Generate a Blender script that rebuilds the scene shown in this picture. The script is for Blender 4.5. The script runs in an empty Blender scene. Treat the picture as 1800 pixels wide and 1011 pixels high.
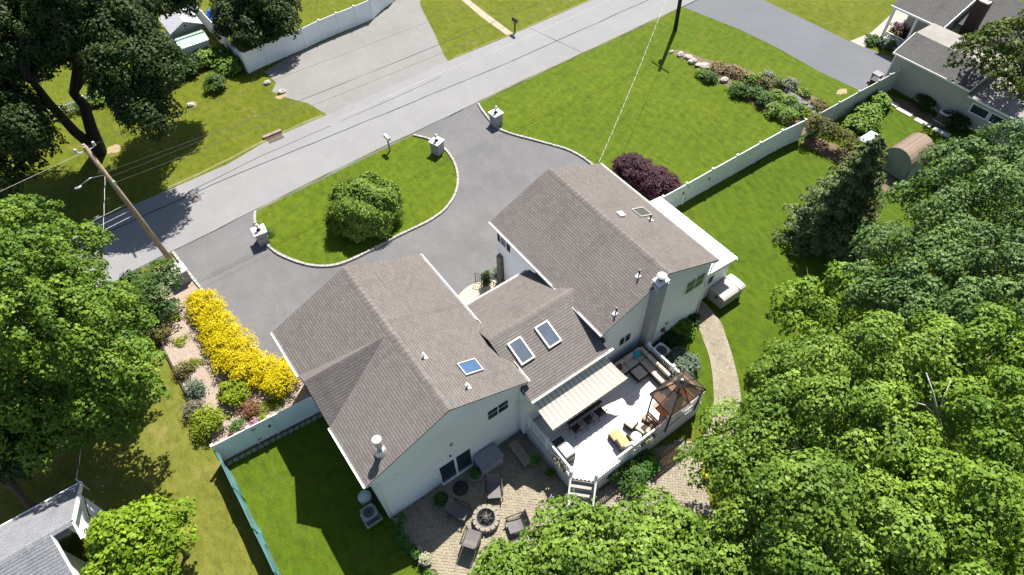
import bpy, bmesh, math, random
import numpy as np
from mathutils import Vector, Matrix
C = bpy.context.scene.collection
SC = bpy.context.scene
# ------------------------------------------------------------------ camera
H = 32.0
CAMR = np.array([[0.81010135, -0.58594783, -0.02002366],
                 [0.46887530, 0.62698269, 0.62213235],
                 [0.35198261, 0.51337885, -0.78265599]])
CF = 1149.05
cd = bpy.data.cameras.new('camera'); cam = bpy.data.objects.new('camera', cd); C.objects.link(cam)
cd.sensor_width = 36; cd.lens = 36*CF/1800; cd.clip_end = 2000; cd.clip_start = .5
m = Matrix(((CAMR[0][0], CAMR[1][0], -CAMR[2][0], 0), (CAMR[0][1], CAMR[1][1], -CAMR[2][1], 0),
            (CAMR[0][2], CAMR[1][2], -CAMR[2][2], H), (0, 0, 0, 1)))
cam.matrix_world = m
SC.camera = cam
# ------------------------------------------------------------------ light
SUNV = Vector((.51, .36, 1)).normalized()
elev = math.asin(SUNV.z); azim = math.atan2(SUNV.x, SUNV.y)
w = bpy.data.worlds.new('World'); SC.world = w; w.use_nodes = True
nt = w.node_tree; bg = nt.nodes['Background']; sk = nt.nodes.new('ShaderNodeTexSky')
sk.sky_type = 'NISHITA'; sk.sun_disc = False; sk.sun_elevation = elev; sk.sun_rotation = azim
nt.links.new(sk.outputs[0], bg.inputs[0]); bg.inputs[1].default_value = .068
sl = bpy.data.lights.new('sun', 'SUN'); sl.energy = 5.0; sl.angle = math.radians(.5); sl.color = (1, .955, .88)
so = bpy.data.objects.new('sun', sl); C.objects.link(so)
so.rotation_euler = SUNV.to_track_quat('Z', 'Y').to_euler()
SC.view_settings.view_transform = 'Standard'; SC.view_settings.look = 'None'
SC.view_settings.exposure = 1.1; SC.view_settings.gamma = 1
try:
    SC.cycles.max_bounces = 6; SC.cycles.transparent_max_bounces = 8
except Exception: pass
# ------------------------------------------------------------------ helpers
rng = np.random.default_rng(7); random.seed(7)
PI = math.pi
def g(u, v, z=0.0):
    """point of height z seen at photo position (u, v)"""
    d = CAMR.T @ np.array([(u-900)/CF, -(v-505.5)/CF, 1.0])
    t = (z-H)/d[2]
    return (float(d[0]*t), float(d[1]*t), z)
def g2(u, v, z=0.0): return g(u, v, z)[:2]
BASE = {}
def thing(name, label, cat, loc=(0, 0, 0), rz=0, group=None):
    o = bpy.data.objects.new(name, None); C.objects.link(o); o.empty_display_size = .3
    o.location = loc; o.rotation_euler = (0, 0, rz); o['label'] = label; o['category'] = cat
    if group: o['group'] = group
    BASE[o.name] = Vector(loc)
    return o
def tag(o, label, cat, group=None, kind=None):
    o['label'] = label; o['category'] = cat
    if group: o['group'] = group
    if kind: o['kind'] = kind
    return o
def struct(o, label=None, kind='structure'):
    o['kind'] = kind
    if label: o['label'] = label
    return o
def link(o, parent=None):
    C.objects.link(o)
    if parent is not None:
        o.parent = parent
    return o
def base_of(o):
    while o is not None:
        if o.name in BASE: return BASE[o.name]
        o = o.parent
    return Vector((0, 0, 0))
class MB:
    """collects faces; verts are world coordinates unless built with local=True"""
    def __init__(s): s.v = []; s.f = []; s.uv = []; s.sm = []
    def face(s, pts, uv=None, smooth=False):
        i = len(s.v); s.v += [tuple(p) for p in pts]; s.f.append(tuple(range(i, i+len(pts))))
        s.uv.append(uv); s.sm.append(smooth); return s
    def add(s, vs, fs, smooth=False):
        i = len(s.v); s.v += [tuple(p) for p in vs]
        for f in fs: s.f.append(tuple(i+k for k in f)); s.uv.append(None); s.sm.append(smooth)
        return s
    def box(s, x0, x1, y0, y1, z0, z1, M=None):
        vs = [(x0,y0,z0),(x1,y0,z0),(x1,y1,z0),(x0,y1,z0),(x0,y0,z1),(x1,y0,z1),(x1,y1,z1),(x0,y1,z1)]
        if M is not None: vs = [tuple(M @ Vector(p)) for p in vs]
        return s.add(vs, [(3,2,1,0),(4,5,6,7),(0,1,5,4),(1,2,6,5),(2,3,7,6),(3,0,4,7)])
    def obox(s, c, size, rz=0, rx=0, ry=0):
        M = Matrix.Translation(c) @ Matrix.Rotation(rz, 4, 'Z') @ Matrix.Rotation(ry, 4, 'Y') @ Matrix.Rotation(rx, 4, 'X')
        a, b, d = size[0]/2, size[1]/2, size[2]/2
        return s.box(-a, a, -b, b, -d, d, M)
    def bar(s, p, q, w, h=None, up=(0, 0, 1)):
        h = h or w; p = Vector(p); q = Vector(q); d = (q-p); L = d.length; d.normalize()
        u = Vector(up)
        if abs(d.dot(u)) > .98: u = Vector((0, 1, 0))
        x = d.cross(u).normalized(); z = x.cross(d)
        vs = []
        for b in (p, q):
            for sx, sz in ((-1,-1),(1,-1),(1,1),(-1,1)): vs.append(b + x*(sx*w/2) + z*(sz*h/2))
        return s.add(vs, [(0,1,2,3),(7,6,5,4),(0,4,5,1),(1,5,6,2),(2,6,7,3),(3,7,4,0)])
    def prism(s, poly, z0, z1, cap=True):
        n = len(poly)
        ar = sum(poly[i][0]*poly[(i+1)%n][1]-poly[(i+1)%n][0]*poly[i][1] for i in range(n))
        if ar < 0: poly = poly[::-1]
        vs = [(x, y, z0) for x, y in poly]+[(x, y, z1) for x, y in poly]
        fs = [(i, (i+1)%n, n+(i+1)%n, n+i) for i in range(n)]
        if cap: fs += [tuple(range(n-1, -1, -1)), tuple(range(n, 2*n))]
        return s.add(vs, fs)
    def sheet(s, poly, z):
        n = len(poly)
        ar = sum(poly[i][0]*poly[(i+1)%n][1]-poly[(i+1)%n][0]*poly[i][1] for i in range(n))
        if ar < 0: poly = poly[::-1]
        return s.face([(x, y, z) for x, y in poly])
    def tube(s, path, r, n=8, cap=True, smooth=True):
        P = [Vector(p) for p in path]; R = r if isinstance(r, (list, tuple)) else [r]*len(P)
        vs = []; prev = None
        for i, p in enumerate(P):
            d = (P[min(i+1, len(P)-1)]-P[max(i-1, 0)]).normalized()
            if prev is None:
                a = Vector((0, 0, 1)) if abs(d.z) < .9 else Vector((1, 0, 0))
                x = d.cross(a).normalized()
            else:
                x = (prev - d*prev.dot(d)).normalized()
            prev = x; y = d.cross(x)
            for k in range(n):
                t = 2*PI*k/n; vs.append(p + x*(math.cos(t)*R[i]) + y*(math.sin(t)*R[i]))
        fs = []
        for i in range(len(P)-1):
            for k in range(n):
                fs.append((i*n+k, i*n+(k+1)%n, (i+1)*n+(k+1)%n, (i+1)*n+k))
        s.add(vs, fs, smooth)
        if cap:
            m0 = len(s.v)-len(vs); L = len(P)-1
            s.f.append(tuple(m0+k for k in range(n-1, -1, -1))); s.uv.append(None); s.sm.append(False)
            s.f.append(tuple(m0+L*n+k for k in range(n))); s.uv.append(None); s.sm.append(False)
        return s
    def lathe(s, c, prof, n=20, smooth=True, cap=True):
        vs = []; c = Vector(c)
        for r, z in prof:
            for k in range(n):
                t = 2*PI*k/n; vs.append((c.x+r*math.cos(t), c.y+r*math.sin(t), c.z+z))
        fs = []
        for i in range(len(prof)-1):
            for k in range(n): fs.append((i*n+k, i*n+(k+1)%n, (i+1)*n+(k+1)%n, (i+1)*n+k))
        s.add(vs, fs, smooth); m0 = len(s.v)-len(vs)
        if not cap: return s
        if prof[0][0] > 1e-4: s.f.append(tuple(m0+k for k in range(n-1, -1, -1))); s.uv.append(None); s.sm.append(False)
        if prof[-1][0] > 1e-4: s.f.append(tuple(m0+(len(prof)-1)*n+k for k in range(n))); s.uv.append(None); s.sm.append(False)
        return s
    def blob(s, c, r, n=10, m=7, jit=.12, seed=0):
        rr = np.random.default_rng(seed); vs = []; fs = []
        for i in range(m+1):
            ph = PI*i/m
            for k in range(n):
                t = 2*PI*k/n; j = 1+rr.uniform(-jit, jit) if 0 < i < m else 1
                vs.append((c[0]+r[0]*math.sin(ph)*math.cos(t)*j, c[1]+r[1]*math.sin(ph)*math.sin(t)*j, c[2]+r[2]*math.cos(ph)*j))
        for i in range(m):
            for k in range(n): fs.append((i*n+k, (i+1)*n+k, (i+1)*n+(k+1)%n, i*n+(k+1)%n))
        return s.add(vs, fs, False)
    def build(s, name, mat, parent=None, bevel=0, local=False, seg=2, loc=None):
        me = bpy.data.meshes.new(name)
        off = Vector((0, 0, 0)) if (local or parent is None) else base_of(parent)
        if loc is not None: off = Vector(loc)
        me.from_pydata([(p[0]-off.x, p[1]-off.y, p[2]-off.z) for p in s.v], [], s.f)
        if any(u is not None for u in s.uv):
            ul = me.uv_layers.new(name='UVMap')
            for pl, u in zip(me.polygons, s.uv):
                if u is None: continue
                for k, li in enumerate(pl.loop_indices): ul.data[li].uv = u[k]
        if any(s.sm): me.polygons.foreach_set('use_smooth', s.sm)
        me.materials.append(mat)
        me.update()
        o = bpy.data.objects.new(name, me); link(o, parent)
        if loc is not None: o.location = loc
        if bevel:
            b = o.modifiers.new('bevel', 'BEVEL'); b.width = bevel; b.segments = seg; b.limit_method = 'ANGLE'; b.angle_limit = math.radians(40)
        return o
def copy_tree(o, parent=None):
    c = o.copy(); C.objects.link(c)
    if parent is not None: c.parent = parent
    for ch in list(o.children): copy_tree(ch, c)
    return c
# ------------------------------------------------------------------ materials
MATS = {}
def nodes(name):
    mt = bpy.data.materials.new(name); mt.use_nodes = True
    t = mt.node_tree; b = t.nodes['Principled BSDF']
    return mt, t, b
def N(t, typ, **kw):
    n = t.nodes.new(typ)
    for k, v in kw.items():
        if k.startswith('_'): setattr(n, k[1:], v)
        else: n.inputs[k.replace('__', ' ')].default_value = v
    return n
def mixc(t, fac, a, b, mode='MIX'):
    n = t.nodes.new('ShaderNodeMix'); n.data_type = 'RGBA'; n.blend_type = mode
    for sk_, val in ((n.inputs[0], fac), (n.inputs[6], a), (n.inputs[7], b)):
        if hasattr(val, 'is_output') or isinstance(val, bpy.types.NodeSocket): t.links.new(val, sk_)
        elif isinstance(val, (int, float)): sk_.default_value = val
        else: sk_.default_value = (*val, 1) if len(val) == 3 else val
    return n.outputs[2]
def ramp(t, src, lo, hi, a=0., b=1.):
    n = t.nodes.new('ShaderNodeMapRange'); n.inputs[1].default_value = lo; n.inputs[2].default_value = hi
    n.inputs[3].default_value = a; n.inputs[4].default_value = b
    t.links.new(src, n.inputs[0]); return n.outputs[0]
def coords(t, kind='Object', scale=(1, 1, 1), rot=(0, 0, 0)):
    if kind == 'Position':
        c = t.nodes.new('ShaderNodeNewGeometry').outputs['Position']
    else:
        c = t.nodes.new('ShaderNodeTexCoord').outputs[kind]
    mp = t.nodes.new('ShaderNodeMapping'); t.links.new(c, mp.inputs[0])
    mp.inputs['Scale'].default_value = scale; mp.inputs['Rotation'].default_value = rot
    return mp.outputs[0]
def noise(t, co, scale, detail=3, rough=.55):
    n = t.nodes.new('ShaderNodeTexNoise'); n.inputs['Scale'].default_value = scale
    n.inputs['Detail'].default_value = detail; n.inputs['Roughness'].default_value = rough
    t.links.new(co, n.inputs['Vector']); return n.outputs['Fac']
def bump(t, b, h, strength=.3, dist=.02):
    n = t.nodes.new('ShaderNodeBump'); n.inputs['Strength'].default_value = strength; n.inputs['Distance'].default_value = dist
    t.links.new(h, n.inputs['Height']); t.links.new(n.outputs[0], b.inputs['Normal'])
def mat(name, col, rough=.6, var=.12, ns=3.0, fine=0., fs=40., bmp=0., metal=0., spec=.4, space='Position'):
    """plain surface with two scales of tonal variation"""
    if name in MATS: return MATS[name]
    mt, t, b = nodes(name); co = coords(t, space)
    c0 = tuple(x*(1-var) for x in col); c1 = tuple(min(1, x*(1+var)) for x in col)
    f = ramp(t, noise(t, co, ns, 4), .3, .7)
    c = mixc(t, f, c0, c1)
    if fine:
        nf = noise(t, co, fs, 3, .7)
        f2 = ramp(t, nf, .3, .7)
        c = mixc(t, fine, c, mixc(t, f2, tuple(x*.45 for x in col), tuple(min(1, x*1.6) for x in col)))
        if bmp: bump(t, b, nf, bmp)
    elif bmp: bump(t, b, noise(t, co, fs, 3), bmp)
    t.links.new(c, b.inputs['Base Color'])
    b.inputs['Roughness'].default_value = rough; b.inputs['Metallic'].default_value = metal
    b.inputs['Specular IOR Level'].default_value = spec
    MATS[name] = mt; return mt
def leafmat(name, ca, cb, trans=.2, rough=.5, spec=.35, clump=.5, cs=.6):
    """leaves: colour by a per-leaf value plus a slow change across the crown"""
    mt, t, b = nodes(name)
    at = t.nodes.new('ShaderNodeAttribute'); at.attribute_name = 'tint'
    nz = ramp(t, noise(t, coords(t, 'Position'), cs, 2), .35, .65)
    mx = t.nodes.new('ShaderNodeMix'); mx.data_type = 'FLOAT'; mx.inputs[0].default_value = clump
    t.links.new(at.outputs['Fac'], mx.inputs[2]); t.links.new(nz, mx.inputs[3])
    c = mixc(t, mx.outputs[0], ca, cb)
    t.links.new(c, b.inputs['Base Color']); b.inputs['Roughness'].default_value = rough
    b.inputs['Specular IOR Level'].default_value = spec*.45; b.inputs['Roughness'].default_value = max(rough, .55)
    tr = t.nodes.new('ShaderNodeBsdfTranslucent'); t.links.new(mixc(t, 1., c, (1.3, 1.25, .5), 'MULTIPLY'), tr.inputs[0])
    ms = t.nodes.new('ShaderNodeMixShader'); ms.inputs[0].default_value = trans*.6
    t.links.new(b.outputs[0], ms.inputs[1]); t.links.new(tr.outputs[0], ms.inputs[2])
    t.links.new(ms.outputs[0], t.nodes['Material Output'].inputs[0])
    return mt
def grassmat(name, ca, cb, dry=(.23, .19, .06), dryamt=.25, stripe=.0, srot=0., sscale=.5):
    mt, t, b = nodes(name); co = coords(t, 'Position')
    big = ramp(t, noise(t, co, .16, 3), .35, .65); mid = ramp(t, noise(t, co, 1.1, 4, .6), .35, .68)
    fine = noise(t, co, 9., 5, .75); ff = ramp(t, fine, .28, .72)
    blade = ramp(t, noise(t, coords(t, 'Position', (1, 1, 1)), 30, 3, .7), .3, .7)
    c = mixc(t, big, ca, cb)
    c = mixc(t, ramp(t, mid, 0, 1, 0, .55), c, tuple(x*.62 for x in ca))
    c = mixc(t, mixval(t, ff, blade), mixc(t, .5, c, (.012, .03, .003)), mixc(t, .10, c, (.36, .40, .05)))
    sx = ramp(t, noise(t, coords(t, 'Position', (1, .45, 1), (0, 0, .6)), 2.6, 5, .7), .36, .66)
    c = mixc(t, ramp(t, sx, 0, 1, .0, .5), c, (cb[0]*1.5, cb[1]*1.45, cb[2]*1.3))
    c = mixc(t, ramp(t, noise(t, co, 1.9, 4, .7), .52, .7, 0, .45), c, tuple(x*.5 for x in ca))
    dn = ramp(t, noise(t, co, .55, 5, .65), .56, .74, 0, dryamt)
    c = mixc(t, dn, c, dry)
    if stripe:
        wv = t.nodes.new('ShaderNodeTexWave'); wv.inputs['Scale'].default_value = sscale; wv.inputs['Distortion'].default_value = 1.2
        wv.inputs['Detail'].default_value = 1
        t.links.new(coords(t, 'Position', (1, 1, 1), (0, 0, srot)), wv.inputs['Vector'])
        c = mixc(t, ramp(t, wv.outputs['Fac'], .2, .8, 0, stripe), c, tuple(x*.55 for x in ca))
    t.links.new(c, b.inputs['Base Color']); b.inputs['Roughness'].default_value = .85; b.inputs['Specular IOR Level'].default_value = .1
    bump(t, b, fine, .9, .06)
    MATS[name] = mt; return mt
def mixval(t, a, b):
    n = t.nodes.new('ShaderNodeMath'); n.operation = 'ADD'; t.links.new(a, n.inputs[0]); t.links.new(b, n.inputs[1])
    return ramp(t, n.outputs[0], .3, 1.7)
def asphalt(name, col, patch=.2, grain=.35, crack=0.):
    mt, t, b = nodes(name); co = coords(t, 'Position')
    f = ramp(t, noise(t, co, .22, 5, .6), .3, .7); f2 = ramp(t, noise(t, co, 1.3, 4, .6), .3, .7)
    c = mixc(t, f, tuple(x*(1-patch) for x in col), tuple(x*(1+patch) for x in col))
    c = mixc(t, ramp(t, f2, 0, 1, 0, .35), c, tuple(x*(1+patch*1.3) for x in col))
    wsp = ramp(t, noise(t, coords(t, 'Position', (1, .6, 1), (0, 0, .9)), .9, 8, .72), .50, .72)
    c = mixc(t, ramp(t, wsp, 0, 1, 0, patch*1.6), c, tuple(x*1.75 for x in col))
    gr = noise(t, co, 26., 4, .75); gf = ramp(t, gr, .3, .7)
    c = mixc(t, grain, c, mixc(t, gf, tuple(x*.5 for x in col), tuple(x*1.6 for x in col)))
    if crack:
        vo = t.nodes.new('ShaderNodeTexVoronoi'); vo.feature = 'DISTANCE_TO_EDGE'; vo.inputs['Scale'].default_value = .45
        dn = t.nodes.new('ShaderNodeTexNoise'); dn.inputs['Scale'].default_value = 1.5; dn.inputs['Detail'].default_value = 5
        t.links.new(co, dn.inputs['Vector'])
        wr = mixc(t, .28, co, dn.outputs['Color'], 'ADD'); t.links.new(wr, vo.inputs['Vector'])
        c = mixc(t, ramp(t, vo.outputs['Distance'], .0, .02, crack, 0), c, tuple(x*1.9 for x in col))
    t.links.new(c, b.inputs['Base Color']); b.inputs['Roughness'].default_value = .9; b.inputs['Specular IOR Level'].default_value = .2
    bump(t, b, gr, .5, .02)
    MATS[name] = mt; return mt
def shingle(name, col, col2):
    """roof shingles: tabs along U, courses along V (metres)"""
    mt, t, b = nodes(name)
    uv = t.nodes.new('ShaderNodeTexCoord').outputs['UV']
    br = t.nodes.new('ShaderNodeTexBrick'); t.links.new(uv, br.inputs['Vector'])
    br.inputs['Scale'].default_value = 1; br.inputs['Brick Width'].default_value = .30; br.inputs['Row Height'].default_value = .143
    br.inputs['Mortar Size'].default_value = .006; br.inputs['Color1'].default_value = (0, 0, 0, 1); br.inputs['Color2'].default_value = (1, 1, 1, 1)
    br.inputs['Mortar'].default_value = (0, 0, 0, 1); br.inputs['Bias'].default_value = 0
    co = coords(t, 'Position')
    c = mixc(t, br.outputs['Color'], tuple(x*.80 for x in col), tuple(x*1.2 for x in col))
    c = mixc(t, ramp(t, noise(t, co, .5, 4), .35, .7, 0, .55), c, col2)
    gr = ramp(t, noise(t, co, 14, 4, .8), .3, .7)
    c = mixc(t, .4, c, mixc(t, gr, tuple(x*.4 for x in col), tuple(x*1.75 for x in col)))
    st = ramp(t, noise(t, coords(t, 'UV', (1.2, .16, 1)), 1.3, 3), .55, .8, 0, .45)
    c = mixc(t, st, c, tuple(x*.55 for x in col))
    c = mixc(t, ramp(t, br.outputs['Fac'], 0, 1, 0, .55), c, tuple(x*.3 for x in col))
    t.links.new(c, b.inputs['Base Color']); b.inputs['Roughness'].default_value = .9; b.inputs['Specular IOR Level'].default_value = .15
    bump(t, b, gr, .4, .01)
    return mt
def tintmat(name, cols, rough=.8, grain=.3):
    """per-face value picks between the colours (bricks, stones, boards)"""
    mt, t, b = nodes(name)
    at = t.nodes.new('ShaderNodeAttribute'); at.attribute_name = 'tint'
    cr = t.nodes.new('ShaderNodeValToRGB'); t.links.new(at.outputs['Fac'], cr.inputs[0])
    el = cr.color_ramp.elements
    el[0].color = (*cols[0], 1); el[1].color = (*cols[-1], 1)
    for i, c in enumerate(cols[1:-1]):
        e = el.new((i+1)/(len(cols)-1)); e.color = (*c, 1)
    co = coords(t, 'Position'); gr = ramp(t, noise(t, co, 30, 4, .7), .3, .7)
    c = mixc(t, grain, cr.outputs[0], mixc(t, gr, (.03, .03, .025), (.55, .5, .42)))
    c = mixc(t, ramp(t, noise(t, co, .7, 4), .5, .75, 0, .35), c, tuple(x*.55 for x in cols[0]))
    t.links.new(c, b.inputs['Base Color']); b.inputs['Roughness'].default_value = rough
    bump(t, b, gr, .3, .01)
    MATS[name] = mt; return mt
def glassmat(name, col=(.02, .03, .045), rough=.08, spec=.6):
    mt, t, b = nodes(name); f = noise(t, coords(t, 'Position'), 1.5, 2)
    t.links.new(mixc(t, f, col, tuple(x*1.8 for x in col)), b.inputs['Base Color'])
    b.inputs['Roughness'].default_value = rough; b.inputs['Specular IOR Level'].default_value = spec
    return mt
WHITE = mat('white_vinyl', (.76, .78, .79), .45, .05, 1.2)
TRIM = mat('white_trim', (.82, .82, .80), .4, .04, 2.)
SIDING = mat('pale_siding', (.75, .78, .80), .5, .05, .6)
SIDEB = mat('white_siding', (.70, .73, .76), .5, .04, .6)
ROOF = shingle('brown_grey_shingle', (.142, .127, .117), (.178, .160, .147))
BLACKM = mat('black_metal', (.015, .015, .016), .45, .2)
DARK = mat('dark_wicker', (.03, .025, .02), .7, .3, 20)
GALV = mat('galvanised', (.55, .56, .57), .35, .15, 6, metal=.7)
CONC = mat('concrete', (.46, .44, .40), .85, .12, 2, .35, 25, .3)
WOODG = mat('weathered_wood', (.26, .21, .165), .8, .25, 4, .3, 20)
GLASS = glassmat('window_glass')
def setattr_tint(me, vals):
    a = me.attributes.new('tint', 'FLOAT', 'FACE'); a.data.foreach_set('value', np.asarray(vals, dtype=np.float32))
# ------------------------------------------------------------------ ground, roads, paving
LAWN_DRY = grassmat('lawn_dry', (.098, .112, .014), (.138, .142, .028), (.26, .205, .085), .66)
LAWN_FAR = grassmat('lawn_far', (.070, .092, .005), (.104, .120, .009), (.22, .175, .055), .6)
LAWN = grassmat('lawn_green', (.044, .085, .003), (.082, .122, .005), (.17, .155, .02), .28, .10, 1.2, .42)
LAWN_BACK = grassmat('lawn_back', (.034, .075, .002), (.064, .107, .004), (.14, .135, .015), .24, .10, .5, .5)
LAWN_SIDE = grassmat('lawn_side', (.042, .080, .003), (.066, .105, .005), (.2, .19, .045), .2)
ROADM = asphalt('road_asphalt', (.198, .197, .198), .10, .25, .02)
DRIVEM = asphalt('drive_asphalt', (.118, .116, .117), .34, .5, .04)
FARDRIVE = asphalt('far_drive_asphalt', (.182, .176, .168), .16, .28, .0)
SEALED = asphalt('sealed_asphalt', (.116, .121, .132), .08, .14)
SEAM = mat('seam', (.035, .035, .037), .9, .3, 8)
MULCH = mat('mulch', (.285, .225, .18), .95, .3, 5, .75, 14, .9)
SOIL = mat('soil', (.13, .095, .055), .95, .3, 3, .6, 14, .8)
KERB = mat('granite_kerb', (.30, .285, .26), .85, .25, 5, .45, 20, .3)
def ground_sheet(name, poly, z, mt):
    return struct(MB().sheet(poly, z).build(name, mt))
ground_sheet('ground', [(-260, -200), (320, -200), (320, 320), (-260, 320)], 0, LAWN_FAR)
ground_sheet('side_yard', [(-4.3, -30), (-4.3, 13.), (-4.35, 20.6), (-4.8, 29.8), (-4.7, 33.5), (-2.4, 36.6), (-9, 36.4), (-60, 35.2), (-60, -30)], .004, LAWN_DRY)
ground_sheet('lawn', [(23.2, 38.04), (22.9, 36.7), (22.7, 34.8), (23.05, 33.4), (24.4, 31.0), (25.5, 29), (25.8, 26.9), (25.4, 22), (25.4, 19.9),
                      (41.5, 19.6), (48.8, 19.2), (48.8, 20.8), (48.4, 24.5), (48.5, 28.7), (48.2, 32.75), (47.0, 38.5), (39.5, 38.42), (24, 38.1)], .004, LAWN)
ground_sheet('back_lawn', [(16.9, 19.9), (40.6, 19.7), (41.5, 19.5), (50.9, 19.1), (50.9, -20), (16.9, -20)], .004, LAWN_BACK)
ground_sheet('enclosed_lawn', [(-4.3, 20.4), (1.2, 20.1), (1.2, -5), (-4.3, -5)], .006, LAWN_SIDE)
ROADP = [(-70, 35), (-5.44, 36.64), (4.1, 37.25), (12.6, 37.7), (23.3, 38.05), (39.5, 38.43), (47.4, 38.65), (110, 40.2),
         (110, 46.5), (40.9, 44.9), (31, 44.6), (24.5, 44.6), (12.9, 44.12), (9.1, 44.05), (7.4, 43.9), (4.3, 43.2), (-.3, 43.1), (-70, 42)]
ground_sheet('road', ROADP, .012, ROADM)
def wobble_strip(name, pts, w0, z, mt, sd=1, amp=.04, nseg=60):
    r = random.Random(sd); m_ = MB(); P = [Vector((x, y, z)) for x, y in pts]; L = []
    for i in range(len(P)-1):
        k = max(2, int((P[i+1]-P[i]).length/1.2))
        for j in range(k): L.append(P[i].lerp(P[i+1], j/k))
    L.append(P[-1])
    for p in L[1:-1]: p.y += r.uniform(-amp, amp)
    for i in range(len(L)-1):
        d = (L[i+1]-L[i]).normalized(); n = Vector((-d.y, d.x, 0)); a = w0*r.uniform(.35, .6); 
        m_.face([L[i]-n*a, L[i+1]-n*a, L[i+1]+n*a, L[i]+n*a])
    return struct(m_.build(name, mt))
wobble_strip('road_seam', [(-30, 40.6), (3.7, 41.7), (12, 41.5), (29, 41.2), (60, 41.9)], .085, .017, SEAM, 3)
wobble_strip('road_seam', [(1, 42.0), (6.9, 42.6), (12.5, 42.65)], .06, .017, SEAM, 4)
wobble_strip('road_seam', [(13.4, 42.7), (18.6, 42.76), (23, 43.0)], .05, .017, SEAM, 5)
wobble_strip('road_seam', [(-5.4, 36.72), (4.1, 37.33), (12.6, 37.78), (23.3, 38.12), (39.5, 38.5), (60, 39.0)], .10, .017, SEAM, 6)
wobble_strip('road_seam', [(33.4, 44.5), (34.6, 38.5)], .05, .017, SEAM, 8)
PALESEAM = mat('pale_seam', (.36, .36, .35), .9, .2, 6)
wobble_strip('road_seam', [(13.5, 43.1), (22, 43.5), (30, 43.4), (45, 43.9)], .035, .017, PALESEAM, 7)
# front drive: U shape round the island
ground_sheet('driveway', [(-1.84, 36.86), (-1.73, 35.6), (-1.44, 33), (-1.16, 30.7), (-.8, 27.8), (0, 24.7), (.6, 22.9), (1.1, 22.4), (9.0, 22.4), (9.0, 18.9), (14.1, 18.9), (14.1, 22.0),
              (25.3, 22.0), (25.5, 23.5), (25.8, 26.9), (25.5, 29), (24.4, 31.06), (23.05, 33.4), (22.73, 34.8), (23, 36.75), (23.25, 38.02), (12.6, 37.68), (4.1, 37.24)], .008, DRIVEM)
ISLE = [(4.04, 37.15), (3.7, 36.39), (3.42, 35.2), (3.45, 33.8), (3.75, 32.4), (4.66, 30.7), (5.6, 29.7), (6.8, 29.15), (8.8, 29.05), (11, 29.1), (13.1, 29.05), (14.6, 29.3), (16, 30.1), (17.05, 31.3),
        (17.75, 32.7), (18.08, 34.1), (18.1, 35.4), (17.8, 36.5), (17.0, 37.75)]
def kerb(name, pts, w=.16, h=.13, label=None, sd=2):
    r = random.Random(sd); m_ = MB()
    P = [Vector((x, y, 0)) for x, y in pts]
    L = [P[0]]
    for i in range(len(P)-1):                       # Catmull-Rom through the points
        p0 = P[max(i-1, 0)]; p1 = P[i]; p2 = P[i+1]; p3 = P[min(i+2, len(P)-1)]
        for j in range(1, 9):
            t = j/8; L.append(.5*((2*p1)+(p2-p0)*t+(2*p0-5*p1+4*p2-p3)*t*t+(3*p1-p0-3*p2+p3)*t**3))
    acc = 0; s = L[0]; q = [L[0]]
    for a, b in zip(L, L[1:]):
        acc += (b-a).length
        if acc > .26: q.append(b); acc = 0
    for a, b in zip(q, q[1:]):
        d = (b-a).normalized(); hh = h+r.uniform(-.012, .012)
        m_.bar(a+d*.012+Vector((0, 0, hh/2)), b-d*.012+Vector((0, 0, hh/2)), w+r.uniform(-.015, .015), hh)
    struct(m_.build(name, KERB)); return L
isl = kerb('kerb', ISLE, sd=3)
ground_sheet('island_lawn', [(p.x, p.y) for p in isl], .018, LAWN)
kerb('kerb', [(23.28, 37.94), (23.0, 36.75), (22.73, 34.79), (23.05, 33.41), (24.39, 31.06), (25.48, 28.98), (25.8, 26.89), (25.6, 24)], sd=4)
kerb('kerb', [(-1.84, 36.82), (-1.73, 35.63), (-1.44, 32.97), (-1.16, 30.69), (-.82, 27.8), (.04, 24.7)], sd=5)
# drives across the road and next door
ground_sheet('far_driveway', [(12.9, 44.0), (12.3, 46.5), (11.2, 48.3), (10.6, 49.8), (11.4, 50.8), (11.2, 52.9), (14, 53.75), (22.7, 54.7), (26.6, 56.7), (30, 70), (32.5, 70), (29.6, 58), (27.5, 54), (26, 49), (24.9, 45.8), (24.6, 44.5)], .008, FARDRIVE)
ground_sheet('neighbour_driveway', [(47.0, 38.6), (48.17, 32.75), (48.5, 28.7), (48.4, 24.5), (48.8, 20.7), (51, 19.9), (54.9, 21.5), (54.5, 24.3), (54.2, 25.7), (54.1, 29.1), (53.9, 34.9), (54.6, 38.9)], .008, SEALED)
WALKM = mat('pale_walk', (.31, .285, .25), .9, .2, 2, .3, 12)
ground_sheet('front_walk', [(54.3, 25.6), (56.8, 25.3), (59.2, 25.75), (62.6, 26.4), (63.5, 24.6), (61.2, 24.2), (58.6, 24.6), (56.6, 24.3), (54.4, 24.3)], .012, WALKM)
ground_sheet('gravel_strip', [(31.05, 44.7), (31.0, 49), (31.3, 53), (32.2, 66), (32.8, 66), (31.9, 53), (31.75, 49), (31.7, 44.7)], .008, mat('gravel', (.30, .26, .19), .95, .3, 2, .6, 12))
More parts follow.
